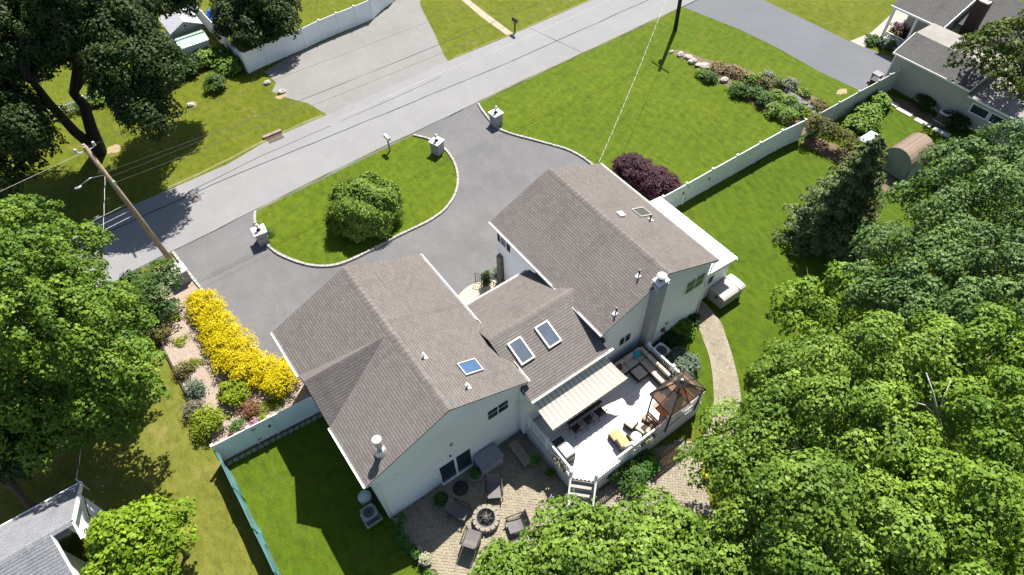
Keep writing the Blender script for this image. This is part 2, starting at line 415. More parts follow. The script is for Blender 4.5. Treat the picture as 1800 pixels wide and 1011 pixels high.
# dirt along the far verge and bare patches
DIRT = mat('dirt', (.27, .21, .12), .95, .2, 2, .4, 14, .4)
def patch(name, c, rx, ry, z, mt, sd, n=18):
    r = random.Random(sd); return ground_sheet(name, [(c[0]+rx*math.cos(2*PI*i/n)*r.uniform(.6, 1.1), c[1]+ry*math.sin(2*PI*i/n)*r.uniform(.6, 1.1)) for i in range(n)], z, mt)
for i, (u, v, rx, ry) in enumerate([(1480, 161, .6, .35), (339, 184, .35, .5), (494, 170, .5, .35), (200, 262, .7, .6)]): patch('bare_patch', g2(u, v), rx, ry, .009, DIRT, i)
VERGE = mat('dry_verge', (.155, .15, .055), .95, .3, 2, .5, 12, .4)
wobble_strip('verge', [(-.3, 43.35), (3.5, 43.5), (6.5, 44.0), (9.2, 44.3), (12.6, 44.3)], .26, .010, VERGE, 11, .12)
wobble_strip('verge', [(25.2, 44.75), (31, 44.8), (41, 45.05)], .16, .010, VERGE, 12, .08)
wobble_strip('verge', [(23.5, 38.22), (31, 38.42), (39.5, 38.6), (46.8, 38.78)], .13, .0185, VERGE, 13, .05)
wobble_strip('verge', [(4.3, 37.38), (8, 37.6), (12.6, 37.84), (16.8, 37.98)], .11, .0185, VERGE, 14, .05)
# mulch bed and garden bed
ground_sheet('mulch_bed', [(-2.0, 36.4), (-1.5, 33), (-1.22, 30.7), (-.9, 27.8), (-.1, 24.7), (1.1, 22.5), (1.1, 20.2), (-4.4, 20.75), (-4.6, 22.4), (-4.72, 28.3), (-4.76, 33.4), (-3.4, 36)], .010, MULCH)
ground_sheet('garden_bed', [(40.6, 34.2), (40.9, 31.5), (40.8, 29), (40.7, 25.5), (40.6, 19.8), (44.6, 19.6), (45.3, 22), (45.0, 24.5), (44.4, 27), (43.4, 29.2), (42.3, 31.4), (41.7, 33.6)], .010, SOIL)
patch('garden_straw', (43.0, 28.2), .8, 2.1, .016, mat('straw', (.15, .11, .06), .95, .3, 3, .7, 12, .8), 5, 26)
patch('bare_soil', (49.9, 16.5), .9, 3.4, .010, SOIL, 9)
patch('bare_soil', (20.6, 13.4), 1.9, .9, .012, SOIL, 12)
ground_sheet('shade_bed', [(41.2, 19.3), (42.4, 15.0), (41.6, 12.0), (40.2, 12), (39.9, 19.3)], .010, SOIL)
# ---- clay pavers laid in herringbone, every brick modelled
PAVER = tintmat('clay_paver', [(.165, .135, .085), (.225, .185, .12), (.265, .22, .145), (.21, .178, .12), (.28, .245, .165)], .85, .28)
SANDY = mat('joint_sand', (.16, .135, .09), .95, .2, 3)
def inpoly(x, y, poly):
    c = False; n = len(poly); j = n-1
    for i in range(n):
        if (poly[i][1] > y) != (poly[j][1] > y) and x < (poly[j][0]-poly[i][0])*(y-poly[i][1])/(poly[j][1]-poly[i][1])+poly[i][0]: c = not c
        j = i
    return c
def pavers(name, poly, z, ang, w=.125, sd=1):
    ground_sheet(name+'_joint', poly, z, SANDY)
    r = random.Random(sd); ca, sa = math.cos(ang), math.sin(ang)
    xs = [p[0] for p in poly]; ys = [p[1] for p in poly]; cx, cy = (min(xs)+max(xs))/2, (min(ys)+max(ys))/2
    R = int(max(max(xs)-min(xs), max(ys)-min(ys))/w*.75)+4
    v = []; f = []; tv = []; gp = .008
    for i in range(-R, R):
        for j in range(-R, R):
            k = (i-j) % 4
            if k == 0: a, b, c, d = i*w+gp, j*w+gp, (i+2)*w-gp, (j+1)*w-gp
            elif k == 2: a, b, c, d = i*w+gp, (j-1)*w+gp, (i+1)*w-gp, (j+1)*w-gp
            else: continue
            mx, my = (a+c)/2, (b+d)/2; X = cx+mx*ca-my*sa; Y = cy+mx*sa+my*ca
            if not inpoly(X, Y, poly): continue
            h = z+.02+r.uniform(-.004, .004); n0 = len(v)
            for q in ((a, b), (c, b), (c, d), (a, d)): v.append((cx+q[0]*ca-q[1]*sa, cy+q[0]*sa+q[1]*ca, h+r.uniform(-.002, .002)))
            f.append((n0, n0+1, n0+2, n0+3)); tv.append(min(1, max(0, r.gauss(.5, .3))))
    me = bpy.data.meshes.new(name); me.from_pydata(v, [], f); setattr_tint(me, tv); me.materials.append(PAVER)
    o = bpy.data.objects.new(name, me); C.objects.link(o); struct(o); return o
pavers('patio', [(1.22, 12.8), (1.2, 10.9), (1.3, 9.5), (1.5, 4), (3.5, 2), (13, 2), (15, 5.5), (16, 6.4), (15.6, 7.4), (13.7, 7.9), (10.2, 7.8), (9.1, 8.9), (9.1, 12.8)], .020, PI/4+.05, .135, 1)
pavers('path', [(21.75, 13.2), (21.5, 11.8), (21.05, 10.95), (20.55, 10.05), (19.94, 9.27), (19.3, 8.56), (18.4, 7.7), (17, 6.9), (15.9, 6.5), (16.4, 5.4), (17.8, 5.9), (19.23, 6.75), (20.3, 7.85), (20.98, 8.74), (21.65, 9.7), (22.2, 10.6), (22.75, 11.6), (23.0, 13.2)], .020, .15, .135, 2)
def border(name, pts, w=.11):
    P = [Vector((x, y, .034)) for x, y in pts]; L = []
    for i in range(len(P)-1):
        p0 = P[max(i-1, 0)]; p1 = P[i]; p2 = P[i+1]; p3 = P[min(i+2, len(P)-1)]
        for j in range(8):
            t = j/8; L.append(.5*((2*p1)+(p2-p0)*t+(2*p0-5*p1+4*p2-p3)*t*t+(3*p1-p0-3*p2+p3)*t**3))
    L.append(P[-1]); q = [L[0]]; acc = 0; v = []; f = []; tv = []; r = random.Random(3)
    for a, b in zip(L, L[1:]):
        acc += (b-a).length
        if acc > .22: q.append(b); acc = 0
    for a, b in zip(q, q[1:]):
        d = (b-a).normalized(); n = Vector((-d.y, d.x, 0))*w; n0 = len(v); e = d*.008
        v += [tuple(a+e-n), tuple(b-e-n), tuple(b-e+n), tuple(a+e+n)]; f.append((n0, n0+1, n0+2, n0+3)); tv.append(r.random())
    me = bpy.data.meshes.new(name); me.from_pydata(v, [], f); setattr_tint(me, tv); me.materials.append(PAVER); o = bpy.data.objects.new(name, me); C.objects.link(o); struct(o)
border('path_border', [(21.75, 13.2), (21.5, 11.8), (21.05, 10.95), (20.55, 10.05), (19.94, 9.27), (19.3, 8.56), (18.4, 7.7), (17, 6.9), (15.9, 6.5)])
border('path_border', [(23.0, 13.2), (22.75, 11.6), (22.2, 10.6), (21.65, 9.7), (20.98, 8.74), (20.3, 7.85), (19.23, 6.75), (17.8, 5.9), (16.4, 5.4)])
for k in range(5):
    u, v = [(1566, 181), (1590, 197), (1622, 216), (1655, 233), (1690, 253)][k]
    x, y = g2(u, v); struct(MB().obox((x, y, .03), (.5, 1.25, .05), .02*k).build('flagstone', CONC))
# ------------------------------------------------------------------ foliage
def leaves_mesh(name, P, Nn, S, wid=.34, fold=.16, seed=0, tint=None):
    """one folded four-cornered leaf per row of P (position), Nn (normal), S (length)"""
    r = np.random.default_rng(seed); n = len(P)
    Nn = Nn/np.maximum(np.linalg.norm(Nn, axis=1, keepdims=True), 1e-6)
    a = r.normal(size=(n, 3)); T = a-Nn*(a*Nn).sum(1, keepdims=True); T /= np.maximum(np.linalg.norm(T, axis=1, keepdims=True), 1e-6)
    B = np.cross(Nn, T); s = S[:, None]
    ww = wid*(1+r.uniform(-.25, .25, size=(n, 1)))
    V = np.stack([P-T*s*.5, P+B*s*ww+T*s*.03+Nn*s*fold, P+T*s*.55-Nn*s*fold*.5, P-B*s*ww+T*s*.03+Nn*s*fold], 1).reshape(-1, 3)
    me = bpy.data.meshes.new(name); me.vertices.add(4*n); me.vertices.foreach_set('co', V.astype(np.float32).ravel())
    me.loops.add(4*n); me.loops.foreach_set('vertex_index', np.arange(4*n, dtype=np.int32))
    me.polygons.add(n); me.polygons.foreach_set('loop_start', np.arange(0, 4*n, 4, dtype=np.int32))
    me.polygons.foreach_set('loop_total', np.full(n, 4, dtype=np.int32))
    me.update(calc_edges=True)
    setattr_tint(me, r.uniform(0, 1, n) if tint is None else tint)
    return me
def sphere_dirs(r, n):
    d = r.normal(size=(n, 3)); return d/np.linalg.norm(d, axis=1, keepdims=True)
def crown(name, lobes, mt, parent=None, base=(0, 0, 0), leaf=.26, dens=16., cl=.75, flat=.62, nclu=1.0, upw=.75, seed=0, lower=.35, wid=.34, inner=.25):
    """leaf clumps (flattened caps) scattered over the shells of the lobes; lobes are (x, y, z, rx, ry, rz)"""
    r = np.random.default_rng(seed); Ps = []; Ns = []; Ss = []; Ts = []
    for (x, y, z, rx, ry, rz) in lobes:
        area = 4*PI*((rx*ry)**1.6/3+(rx*rz)**1.6/3+(ry*rz)**1.6/3)**(1/1.6)
        nc = max(4, int(area/(cl*cl*1.5)*nclu))
        d = sphere_dirs(r, nc*2); keep = (d[:, 2] > -.25) | (r.uniform(size=nc*2) < lower); d = d[keep][:nc]
        rad = r.uniform(.62, 1.03, size=(len(d), 1)); ins = r.uniform(size=(len(d), 1)) < inner; rad = np.where(ins, r.uniform(.25, .65, size=rad.shape), rad)
        cc = np.array([x, y, z])+d*np.array([rx, ry, rz])*rad
        for k in range(len(cc)):
            cr = cl*r.uniform(.6, 1.35); nl = max(6, int(dens*cr*cr*4))
            e = sphere_dirs(r, nl); e[:, 2] = np.where(e[:, 2] < -.15, -e[:, 2]*.6, e[:, 2])
            sh = r.uniform(.45, 1.05, size=(nl, 1))
            tilt = d[k]*.45; tilt[2] *= .3
            off = e*np.array([cr, cr, cr*flat])*sh
            off[:, 2] -= (off[:, 0]*tilt[0]+off[:, 1]*tilt[1])*.9      # clumps hang outwards
            Ps.append(cc[k]+off)
            nn = e*.55+np.array([0, 0, upw])+d[k]*.35+r.normal(size=(nl, 3))*.30
            Ns.append(nn); Ss.append(leaf*r.uniform(.6, 1.3, nl))
            Ts.append(np.clip(r.normal(.5, .24, nl)+r.uniform(-.18, .18), 0, 1))
    P = np.concatenate(Ps)-np.array(base); me = leaves_mesh(name, P, np.concatenate(Ns), np.concatenate(Ss), wid, .16, seed, np.concatenate(Ts))
    me.materials.append(mt); o = bpy.data.objects.new(name, me); link(o, parent); return o
def canopy(name, lobes, mt, parent=None, base=(0, 0, 0), leaf=.2, cl=1.0, cov=1.5, flat=.72, gap=1.6, seed=0, wid=.34, low=-.35, loose=.16, jit=.24, under=0):
    """distinct umbrella-shaped leaf clumps of uneven size, kept apart so that dark gaps stay between them"""
    r = np.random.default_rng(seed); L = np.array([l[:3] for l in lobes]); R = np.array([l[3:] for l in lobes]); cand = []; out = []
    for q in range(len(lobes)):
        n = 420; d = sphere_dirs(r, n); k = (d[:, 2] > low); d = d[k]
        c = L[q]+d*R[q]*r.uniform(.70, .98, size=(len(d), 1))
        ins = np.zeros(len(c), bool)
        for j in range(len(lobes)):
            if j != q: ins |= ((((c-L[j])/R[j])**2).sum(1) < .45)
        cand.append(c[~ins]); out.append(d[~ins])
    cand = np.concatenate(cand); out = np.concatenate(out); o = r.permutation(len(cand)); cand = cand[o]; out = out[o]
    rad = cl*r.choice([.55, .75, 1., 1.25], size=len(cand), p=[.2, .3, .32, .18])
    keep = []; kc = np.zeros((0, 3)); kr = np.zeros(0)
    for i in range(len(cand)):
        if len(kc):
            dd = np.sqrt((((cand[i]-kc)*np.array([1, 1, 1.35]))**2).sum(1))
            if (dd < (kr+rad[i])*.5*gap).any(): continue
        keep.append(i); kc = np.vstack([kc, cand[i]]); kr = np.append(kr, rad[i])
    Ps = []; Ns = []; Ss = []; Ts = []
    for i in keep:
        cr = rad[i]; nl = max(12, int(cov*2*PI*cr*cr*.8/(wid*leaf*leaf))); e = sphere_dirs(r, nl); e[:, 2] = np.where(e[:, 2] < -.12, np.abs(e[:, 2])*.8, e[:, 2])
        ph = r.uniform(0, 6.3, 3); lump = 1+.20*np.sin(e[:, 0]*4.2+ph[0])*np.cos(e[:, 1]*4.5+ph[1])+.10*np.sin(e[:, 0]*9+e[:, 1]*8+ph[2])
        sh = np.where(r.uniform(size=nl) < 1-loose, r.uniform(.84, 1.04, nl), r.uniform(.5, 1.22, nl))*lump
        asp = r.uniform(.75, 1.3); off = e*np.array([cr*asp, cr/asp, cr*flat])*sh[:, None]
        t = out[i]*.5; off[:, 2] -= (off[:, 0]*t[0]+off[:, 1]*t[1])
        hor = np.sqrt(e[:, 0]**2+e[:, 1]**2); off[:, 2] -= (hor**4)*cr*.22
        Ps.append(cand[i]+off); Ns.append(e*np.array([.75, .75, .8])+np.array([0, 0, .28])+out[i]*.22+r.normal(size=(nl, 3))*jit)
        Ss.append(leaf*r.uniform(.6, 1.35, nl)); Ts.append(np.clip(r.normal(.5, .24, nl)+r.uniform(-.3, .3), 0, 1))
    if under:                                          # lower, inner leaves closing the crown from beneath, tinted dark as its inner shade
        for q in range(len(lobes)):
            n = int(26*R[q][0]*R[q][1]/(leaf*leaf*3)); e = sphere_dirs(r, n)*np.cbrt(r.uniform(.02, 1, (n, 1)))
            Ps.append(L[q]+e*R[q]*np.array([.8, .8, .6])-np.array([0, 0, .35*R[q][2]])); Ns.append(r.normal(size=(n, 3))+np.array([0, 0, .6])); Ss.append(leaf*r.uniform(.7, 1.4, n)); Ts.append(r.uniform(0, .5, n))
    P = np.concatenate(Ps)-np.array(base); me = leaves_mesh(name, P, np.concatenate(Ns), np.concatenate(Ss), wid, .14, seed, np.concatenate(Ts))
    me.materials.append(mt); ob = bpy.data.objects.new(name, me); link(ob, parent); return ob
def barkmat(name, col): return mat(name, col, .95, .35, 6, .55, 18, .8)
BARK = barkmat('bark', (.085, .065, .05)); BARKL = barkmat('pale_bark', (.26, .23, .19))
def trunk(parent, base, top, r0, r1, limbs, mt=BARK, seed=0, name='trunk'):
    """tapered trunk with limbs reaching to the given points"""
    r = random.Random(seed); m_ = MB(); b = Vector(base); t = Vector(top); n = 7; path = []; rad = []
    for i in range(n+1):
        f = i/n; p = b.lerp(t, f)
        if 0 < i < n: p += Vector((r.uniform(-1, 1), r.uniform(-1, 1), 0))*.06*(t-b).length/4
        path.append(p); rad.append(r0*(1-f)+r1*f+(r0*.5*(1-f)**6 if i == 0 else 0))
    m_.tube(path, rad, 9)
    for q in limbs:
        q = Vector(q); i = r.randint(2, n-1); s = path[i]; mid = s.lerp(q, .5)+Vector((r.uniform(-.3, .3), r.uniform(-.3, .3), r.uniform(-.1, .5)))
        a = rad[i]*.6; m_.tube([s, s.lerp(mid, .5)+Vector((0, 0, .1)), mid, mid.lerp(q, .5), q], [a, a*.8, a*.6, a*.42, a*.18], 6)
        for _ in range(2):
            e = q+Vector((r.uniform(-1, 1), r.uniform(-1, 1), r.uniform(-.2, .6)))*1.1
            m_.tube([mid, mid.lerp(e, .5)+Vector((0, 0, .15)), e], [a*.45, a*.3, a*.1], 5)
    return m_.build(name, mt, parent)
def plant(name, label, cat, lobes, mt, group=None, leaf=.1, dens=60, cl=.28, seed=0, stem=BARK, stem_r=.03, **kw):
    """shrub: stems and a crown of small leaves"""
    xs = sum(l[0] for l in lobes)/len(lobes); ys = sum(l[1] for l in lobes)/len(lobes)
    t = thing(name, label, cat, (xs, ys, 0), 0, group)
    crown('foliage', lobes, mt, t, (xs, ys, 0), leaf, dens, cl, seed=seed, **kw)
    m_ = MB(); r = random.Random(seed)
    for l in lobes:
        for k in range(2):
            m_.tube([(xs+r.uniform(-.1, .1), ys+r.uniform(-.1, .1), 0), ((xs+l[0])/2, (ys+l[1])/2, l[2]*.5), (l[0]+r.uniform(-.2, .2)*l[3], l[1]+r.uniform(-.2, .2)*l[4], l[2]+l[5]*.3)], [stem_r, stem_r*.8, stem_r*.4], 5)
    m_.build('stem', stem, t)
    return t
def lob(u, v, z, r, rz=None, ry=None):
    x, y, _ = g(u, v, z); return (x, y, z, r, ry or r, rz or r*.8)
# ------------------------------------------------------------------ the house
def slope(mb, e0, e1, r0, r1, step=.143, lift=.020, under=.05):
    """courses of shingles from the eave e0-e1 up to the ridge r0-r1, each lapping the one below"""
    e0, e1, r0, r1 = map(Vector, (e0, e1, r0, r1)); L = (r0-e0).length; n = max(1, round(L/step))
    nn = (e1-e0).cross(r0-e0).normalized()
    if nn.z < 0: nn = -nn
    W = (e1-e0).length
    rr = random.Random(int(W*1000)); du = rr.uniform(0, 50)
    gv = .11                                                        # open shadow line under each course's butt
    F = (e1-e0).cross(r0-e0).dot(nn) < 0
    def q(f, uv): mb.face(f[::-1] if F else f, uv[::-1] if F else uv)
    q([e0, e1, r1, r0], [(du, .001), (du+.01, .001), (du+.01, .002), (du, .002)])
    up = nn*lift
    for i in range(n):
        a, b = (i+gv)/n if i else 0, (i+1)/n
        p0, p1, q0, q1 = e0.lerp(r0, a), e1.lerp(r1, a), e0.lerp(r0, b), e1.lerp(r1, b)
        v0 = i*.143+.004; v1 = (i+1)*.143-.004
        q([p0+up, p1+up, q1+up, q0+up], [(du, v0), (du+W, v0), (du+W, v1), (du, v1)])
        z4 = [(du, v0), (du+.01, v0), (du+.01, v0), (du, v0)]
        q([p0, p1, p1+up, p0+up], z4); q([q1, q0, q0+up, q1+up], z4); q([p1, q1, q1+up, p1+up], z4); q([q0, p0, p0+up, q0+up], z4)
    # soffit side and closing edges
    b0, b1, c0, c1 = (p-nn*under for p in (e0, e1, r0, r1))
    for fc in ([b0, c0, c1, b1], [e0, b0, b1, e1], [e0, r0, c0, b0], [e1, b1, c1, r1]): mb.face(fc, [(0, 0)]*4)
def ridgecap(mb, a, b, n1, n2, w=.19, seg=.3):
    """bent cap shingles along a ridge; n1, n2 point down the two slopes"""
    a, b = Vector(a), Vector(b); n1, n2 = Vector(n1).normalized()*w, Vector(n2).normalized()*w; up = Vector((0, 0, .036)); L = (b-a).length; n = int(L/seg)
    for i in range(n):
        p = a.lerp(b, i/n); q = a.lerp(b, min(1, (i+1.15)/n)); u0 = up*.75; u1 = up*1.25
        for d, fl in ((n1, 0), (n2, 1)):
            f = [p+u0, q+u1, q+u1+d, p+u0+d]
            mb.face(f if not fl else f[::-1], [(i*.31, .01), (i*.31+.28, .01), (i*.31+.28, .13), (i*.31, .13)])
        for d in (n1, n2):
            mb.face([p+u0+d, q+u1+d, q+d-up*.2, p+d-up*.2], [(0, 0)]*4)
        mb.face([q+u1, q+u1+n1, q+n1, q], [(0, 0)]*4); mb.face([q+u1, q+u1+n2, q+n2, q], [(0, 0)]*4)
def clap(mb, origin, ux, outn, poly, step=.115, proud=.014):
    """clapboards over a convex wall outline given as (along, height) in the wall's plane"""
    o = Vector(origin); ux = Vector(ux); on = Vector(outn)
    z0 = min(p[1] for p in poly); z1 = max(p[1] for p in poly)
    def span(z):
        xs = []
        for i in range(len(poly)):
            (ax, az), (bx, bz) = poly[i], poly[(i+1) % len(poly)]
            if abs(az-bz) < 1e-9:
                if abs(az-z) < 1e-6: xs += [ax, bx]
                continue
            t = (z-az)/(bz-az)
            if -1e-6 <= t <= 1+1e-6: xs.append(ax+(bx-ax)*t)
        return (min(xs), max(xs)) if xs else None
    z = z0
    while z < z1-.01:
        t = min(z+step, z1); s0 = span(z+1e-4); s1 = span(t-1e-4)
        if s0 and s1:
            A = o+ux*s0[0]+Vector((0, 0, z))+on*proud; B = o+ux*s0[1]+Vector((0, 0, z))+on*proud
            Cc = o+ux*s1[1]+Vector((0, 0, t))+on*.002; Dd = o+ux*s1[0]+Vector((0, 0, t))+on*.002
            f = [A, B, Cc, Dd]
            fl = (B-A).cross(Dd-A).dot(on) < 0
            mb.face(f[::-1] if fl else f)
            u = [A-on*proud, B-on*proud, B, A]; mb.face(u)
        z = t
def gable_walls(x0, x1, y0, y1, he, xr, hr, parent, mt_front=SIDING, z0=0.0, foundation=True):
    """siding on the four faces of a gabled block (ridge along y)"""
    m_ = MB(); zb = z0+(.25 if foundation else 0)
    gp = [(0, zb), (x1-x0, zb), (x1-x0, he), (xr-x0, hr), (0, he)]
    clap(m_, (x0, y0, 0), (1, 0, 0), (0, -1, 0), gp); clap(m_, (x0, y1, 0), (1, 0, 0), (0, 1, 0), gp)
    clap(m_, (x0, y0, 0), (0, 1, 0), (-1, 0, 0), [(0, zb), (y1-y0, zb), (y1-y0, he), (0, he)])
    clap(m_, (x1, y0, 0), (0, 1, 0), (1, 0, 0), [(0, zb), (y1-y0, zb), (y1-y0, he), (0, he)])
    for (cx, cy) in ((x0, y0), (x1, y0), (x0, y1), (x1, y1)):       # corner boards
        sx = -1 if cx == x0 else 1; sy = -1 if cy == y0 else 1
        m_.box(min(cx-sx*.09, cx+sx*.022), max(cx-sx*.09, cx+sx*.022), min(cy-sy*.02, cy+sy*.022), max(cy-sy*.02, cy+sy*.022), zb, he-.02)
        m_.box(min(cx-sx*.018, cx+sx*.022), max(cx-sx*.018, cx+sx*.022), min(cy-sy*.09, cy-sy*.021), max(cy-sy*.09, cy-sy*.021), zb, he-.02)
    o = m_.build('wall', mt_front, parent)
    if foundation:
        f = MB(); f.prism([(x0+.02, y0+.02), (x1-.02, y0+.02), (x1-.02, y1-.02), (x0+.02, y1-.02)], z0-.1, zb+.05); f.build('foundation', CONC, parent)
    return o
house = thing('house', 'large pale-sided house with three joined grey-brown gabled roofs and a curved front drive', 'house', (9.0, 17.5, 0))
LX0, LX1, LXR, LY0, LY1, LHE, LHR = .77, 9.44, 5.21, 12.64, 22.66, 4.96, 6.87
RX0, RX1, RXR, RY0, RY1, RHE, RHR = 13.86, 22.07, 18.04, 12.46, 22.23, 5.19, 6.93
MYR, MYF, MYB, MHR, MHE = 15.45, 18.57, 11.98, 5.42, 4.35
def roof(x0, x1, xr, y0, y1, he, hr):
    m_ = MB(); slope(m_, (x0, y1, he), (x0, y0, he), (xr, y1, hr), (xr, y0, hr)); slope(m_, (x1, y0, he), (x1, y1, he), (xr, y0, hr), (xr, y1, hr))
    return m_
def vdir(a, b): return (Vector(b)-Vector(a)).normalized()
# left block with its side gable
m_ = roof(LX0, LX1, LXR, LY0, LY1, LHE, LHR)
XY, XW = 17.78, 1.68
slope(m_, (LX0, XY-XW, LHE), (LXR+.2, XY-XW, LHE), (LX0, XY, LHR-.14), (LXR+.2, XY, LHR-.14))
slope(m_, (LXR+.2, XY+XW, LHE), (LX0, XY+XW, LHE), (LXR+.2, XY, LHR-.14), (LX0, XY, LHR-.14))
ridgecap(m_, (LXR, LY1, LHR), (LXR, LY0, LHR), vdir((LXR, 0, LHR), (LX0, 0, LHE)), vdir((LXR, 0, LHR), (LX1, 0, LHE)))
ridgecap(m_, (LX0-.02, XY, LHR-.14), (LXR-.1, XY, LHR-.14), (0, -XW, -1.75), (0, XW, -1.75))
roofL = m_.build('roof', ROOF, house)
gable_walls(LX0+.36, LX1-.39, LY0+.16, LY1-.2, LHE-.16, LXR, LHR-.1, house)
m_ = MB(); clap(m_, (LX0+.36-.002, XY-XW, 0), (0, 1, 0), (-1, 0, 0), [(0, LHE-.2), (2*XW, LHE-.2), (XW, LHR-.2)]); m_.build('gable_wall', SIDING, house)
# right block
m_ = roof(RX0, RX1, RXR, RY0, RY1, RHE, RHR)
ridgecap(m_, (RXR, RY1, RHR), (RXR, RY0, RHR), vdir((RXR, 0, RHR), (RX0, 0, RHE)), vdir((RXR, 0, RHR), (RX1, 0, RHE)))
m_.build('roof', ROOF, house)
gable_walls(RX0+.38, RX1-.32, RY0+.18, RY1-.2, RHE-.16, RXR, RHR-.1, house)
# middle block, ridge along x, running into both roofs
m_ = MB()
slope(m_, (9.1, MYB, MHE), (13.93, MYB, MHE), (9.1, MYR, MHR), (13.93, MYR, MHR))
slope(m_, (13.93, MYF, MHE), (9.1, MYF, MHE), (13.93, MYR, MHR), (9.1, MYR, MHR))
slope(m_, (13.90, 14.9, MHR-.17), (14.9, 14.9, MHR-.17), (13.90, MYR, MHR), (14.9, MYR, MHR)); slope(m_, (14.9, 16.0, MHR-.17), (13.9, 16.0, MHR-.17), (14.9, MYR, MHR), (13.9, MYR, MHR))
ridgecap(m_, (9.25, MYR, MHR), (14.45, MYR, MHR), (0, -1, -.31), (0, 1, -.31))
m_.build('roof', ROOF, house)
m_ = MB()
clap(m_, (9.0, 12.42, 0), (1, 0, 0), (0, -1, 0), [(0, .3), (5.3, .3), (5.3, MHE+.08), (0, MHE+.08)]); m_.build('wall', SIDING, house); m_ = MB(); clap(m_, (9.0, 18.15, 0), (1, 0, 0), (0, 1, 0), [(0, .3), (5.3, .3), (5.3, MHE+.08), (0, MHE+.08)])
m_.build('wall', SIDING, house)
m_ = MB(); clap(m_, (8.998, 12.41, 0), (0, 1, 0), (-1, 0, 0), [(0, .3), (.42, .3), (.42, MHE+.2), (0, MHE+.08)]); m_.build('wall', SIDING, house)
# trim: gutters, rakes, downpipes
def gutter(p, q, out):
    p, q = Vector(p), Vector(q); o = Vector(out)*.11; m_ = MB()
    a, b = p-Vector((0, 0, .13)), q-Vector((0, 0, .13))
    m_.bar((a+b)/2*0+a+o*.5, b+o*.5, .11, .012); m_.bar(p-Vector((0, 0, .06))+o, q-Vector((0, 0, .06))+o, .014, .13); m_.bar(p-Vector((0, 0, .065)), q-Vector((0, 0, .065)), .012, .12)
    for s in (p, q): m_.obox(s-Vector((0, 0, .065))+o*.5, (.12 if abs(o.x) > .01 else .012, .12 if abs(o.y) > .01 else .012, .12))
    return m_.build('gutter', TRIM, house)
gutter((LX0, LY0+.01, LHE+.02), (LX0, XY-XW, LHE+.02), (-1, 0, 0)); gutter((LX0, XY+XW, LHE+.02), (LX0, LY1-.01, LHE+.02), (-1, 0, 0))
gutter((LX1, LY0+.01, LHE+.02), (LX1, 14.6, LHE+.02), (1, 0, 0)); gutter((LX1, 16.4, LHE+.02), (LX1, LY1-.01, LHE+.02), (1, 0, 0))
gutter((RX0, RY0+.01, RHE+.02), (RX0, 14.75, RHE+.02), (-1, 0, 0)); gutter((RX0, 16.15, RHE+.02), (RX0, RY1-.01, RHE+.02), (-1, 0, 0)); gutter((RX1, RY0+.01, RHE+.02), (RX1, RY1-.01, RHE+.02), (1, 0, 0))
gutter((9.1, MYB, MHE+.02), (14.2, MYB, MHE+.02), (0, -1, 0)); gutter((9.5, MYF, MHE+.02), (13.8, MYF, MHE+.02), (0, 1, 0))
def rake(x0, xr, x1, y, he, hr):
    m_ = MB(); d = .10
    m_.bar((x0, y, he-d), (xr-.01, y, hr-d), .03, .14); m_.bar((xr+.01, y, hr-d), (x1, y, he-d), .03, .14)
    m_.build('rake_board', TRIM, house)
rake(LX0, LXR, LX1, LY0+.03, LHE, LHR); rake(LX0, LXR, LX1, LY1-.03, LHE, LHR); rake(RX0, RXR, RX1, RY0+.03, RHE, RHR); rake(RX0, RXR, RX1, RY1-.03, RHE, RHR)
m_ = MB(); m_.bar((LX0+.05, XY-XW, LHE-.1), (LX0+.05, XY-.01, LHR-.24), .03, .12); m_.bar((LX0+.05, XY+.01, LHR-.24), (LX0+.05, XY+XW, LHE-.1), .03, .12); m_.build('rake_board', TRIM, house)
m_ = MB(); m_.bar((9.1, MYB+.02, MHE-.07), (9.1, 12.7, MHE+.14), .025, .13); m_.build('rake_board', TRIM, house)
def downpipe(path): MB().tube(path, .04, 6).build('downpipe', TRIM, house)
downpipe([(LX0-.02, LY0+.15, LHE-.1), (LX0+.30, LY0+.12, LHE-.45), (LX0+.44, LY0+.10, LHE-.6), (LX0+.44, LY0+.10, .1)])
downpipe([(9.2, MYB-.05, MHE-.1), (9.0, 12.3, MHE-.5), (8.8, 12.72, MHE-.8), (8.8, 12.72, .3)])
downpipe([(RX1+.05, RY0+.15, RHE-.1), (RX1-.1, RY0+.12, RHE-.45), (RX1-.25, RY0+.10, RHE-.65), (RX1-.25, RY0+.10, .1)])
downpipe([(RX0-.05, RY0+.1, RHE-.1), (RX0+.3, RY0+.12, RHE-.5), (RX0+.5, RY0+.13, 3.9), (RX0+.5, RY0+.13, 1.4)])
# windows
def window(o, ux, n, w, h, cols=2, rows=2, parent=None, shutters=0, depth=.05, split=False, fr=.06):
    """frame with bars proud of the wall and one pane behind; o is the lower corner"""
    parent = parent or house; o = Vector(o); ux = Vector(ux); n = Vector(n); up = Vector((0, 0, 1)); m_ = MB()
    def b(a0, a1, z0, z1, d0, d1, mb=m_):
        p = [o+ux*a+up*z+n*d for d in (d0, d1) for a, z in ((a0, z0), (a1, z0), (a1, z1), (a0, z1))]
        mb.add(p, [(0,1,2,3),(7,6,5,4),(0,4,5,1),(1,5,6,2),(2,6,7,3),(3,7,4,0)])
    b(-fr, 0, -fr, h+fr, -.02, depth); b(w, w+fr, -fr, h+fr, -.02, depth); b(0, w, -fr, 0, -.02, depth); b(0, w, h, h+fr, -.02, depth)
    for i in range(1, cols): b(w*i/cols-.022, w*i/cols+.022, 0, h, .0, depth*.8)
    for j in range(1, rows): b(0, w, h*j/rows-.012, h*j/rows+.012, .0, depth*.7)
    f = m_.build('window', TRIM, parent)
    p = MB(); b(0, w, 0, h, -.01, .024, p); p.build('pane', GLASS, f)
    return f
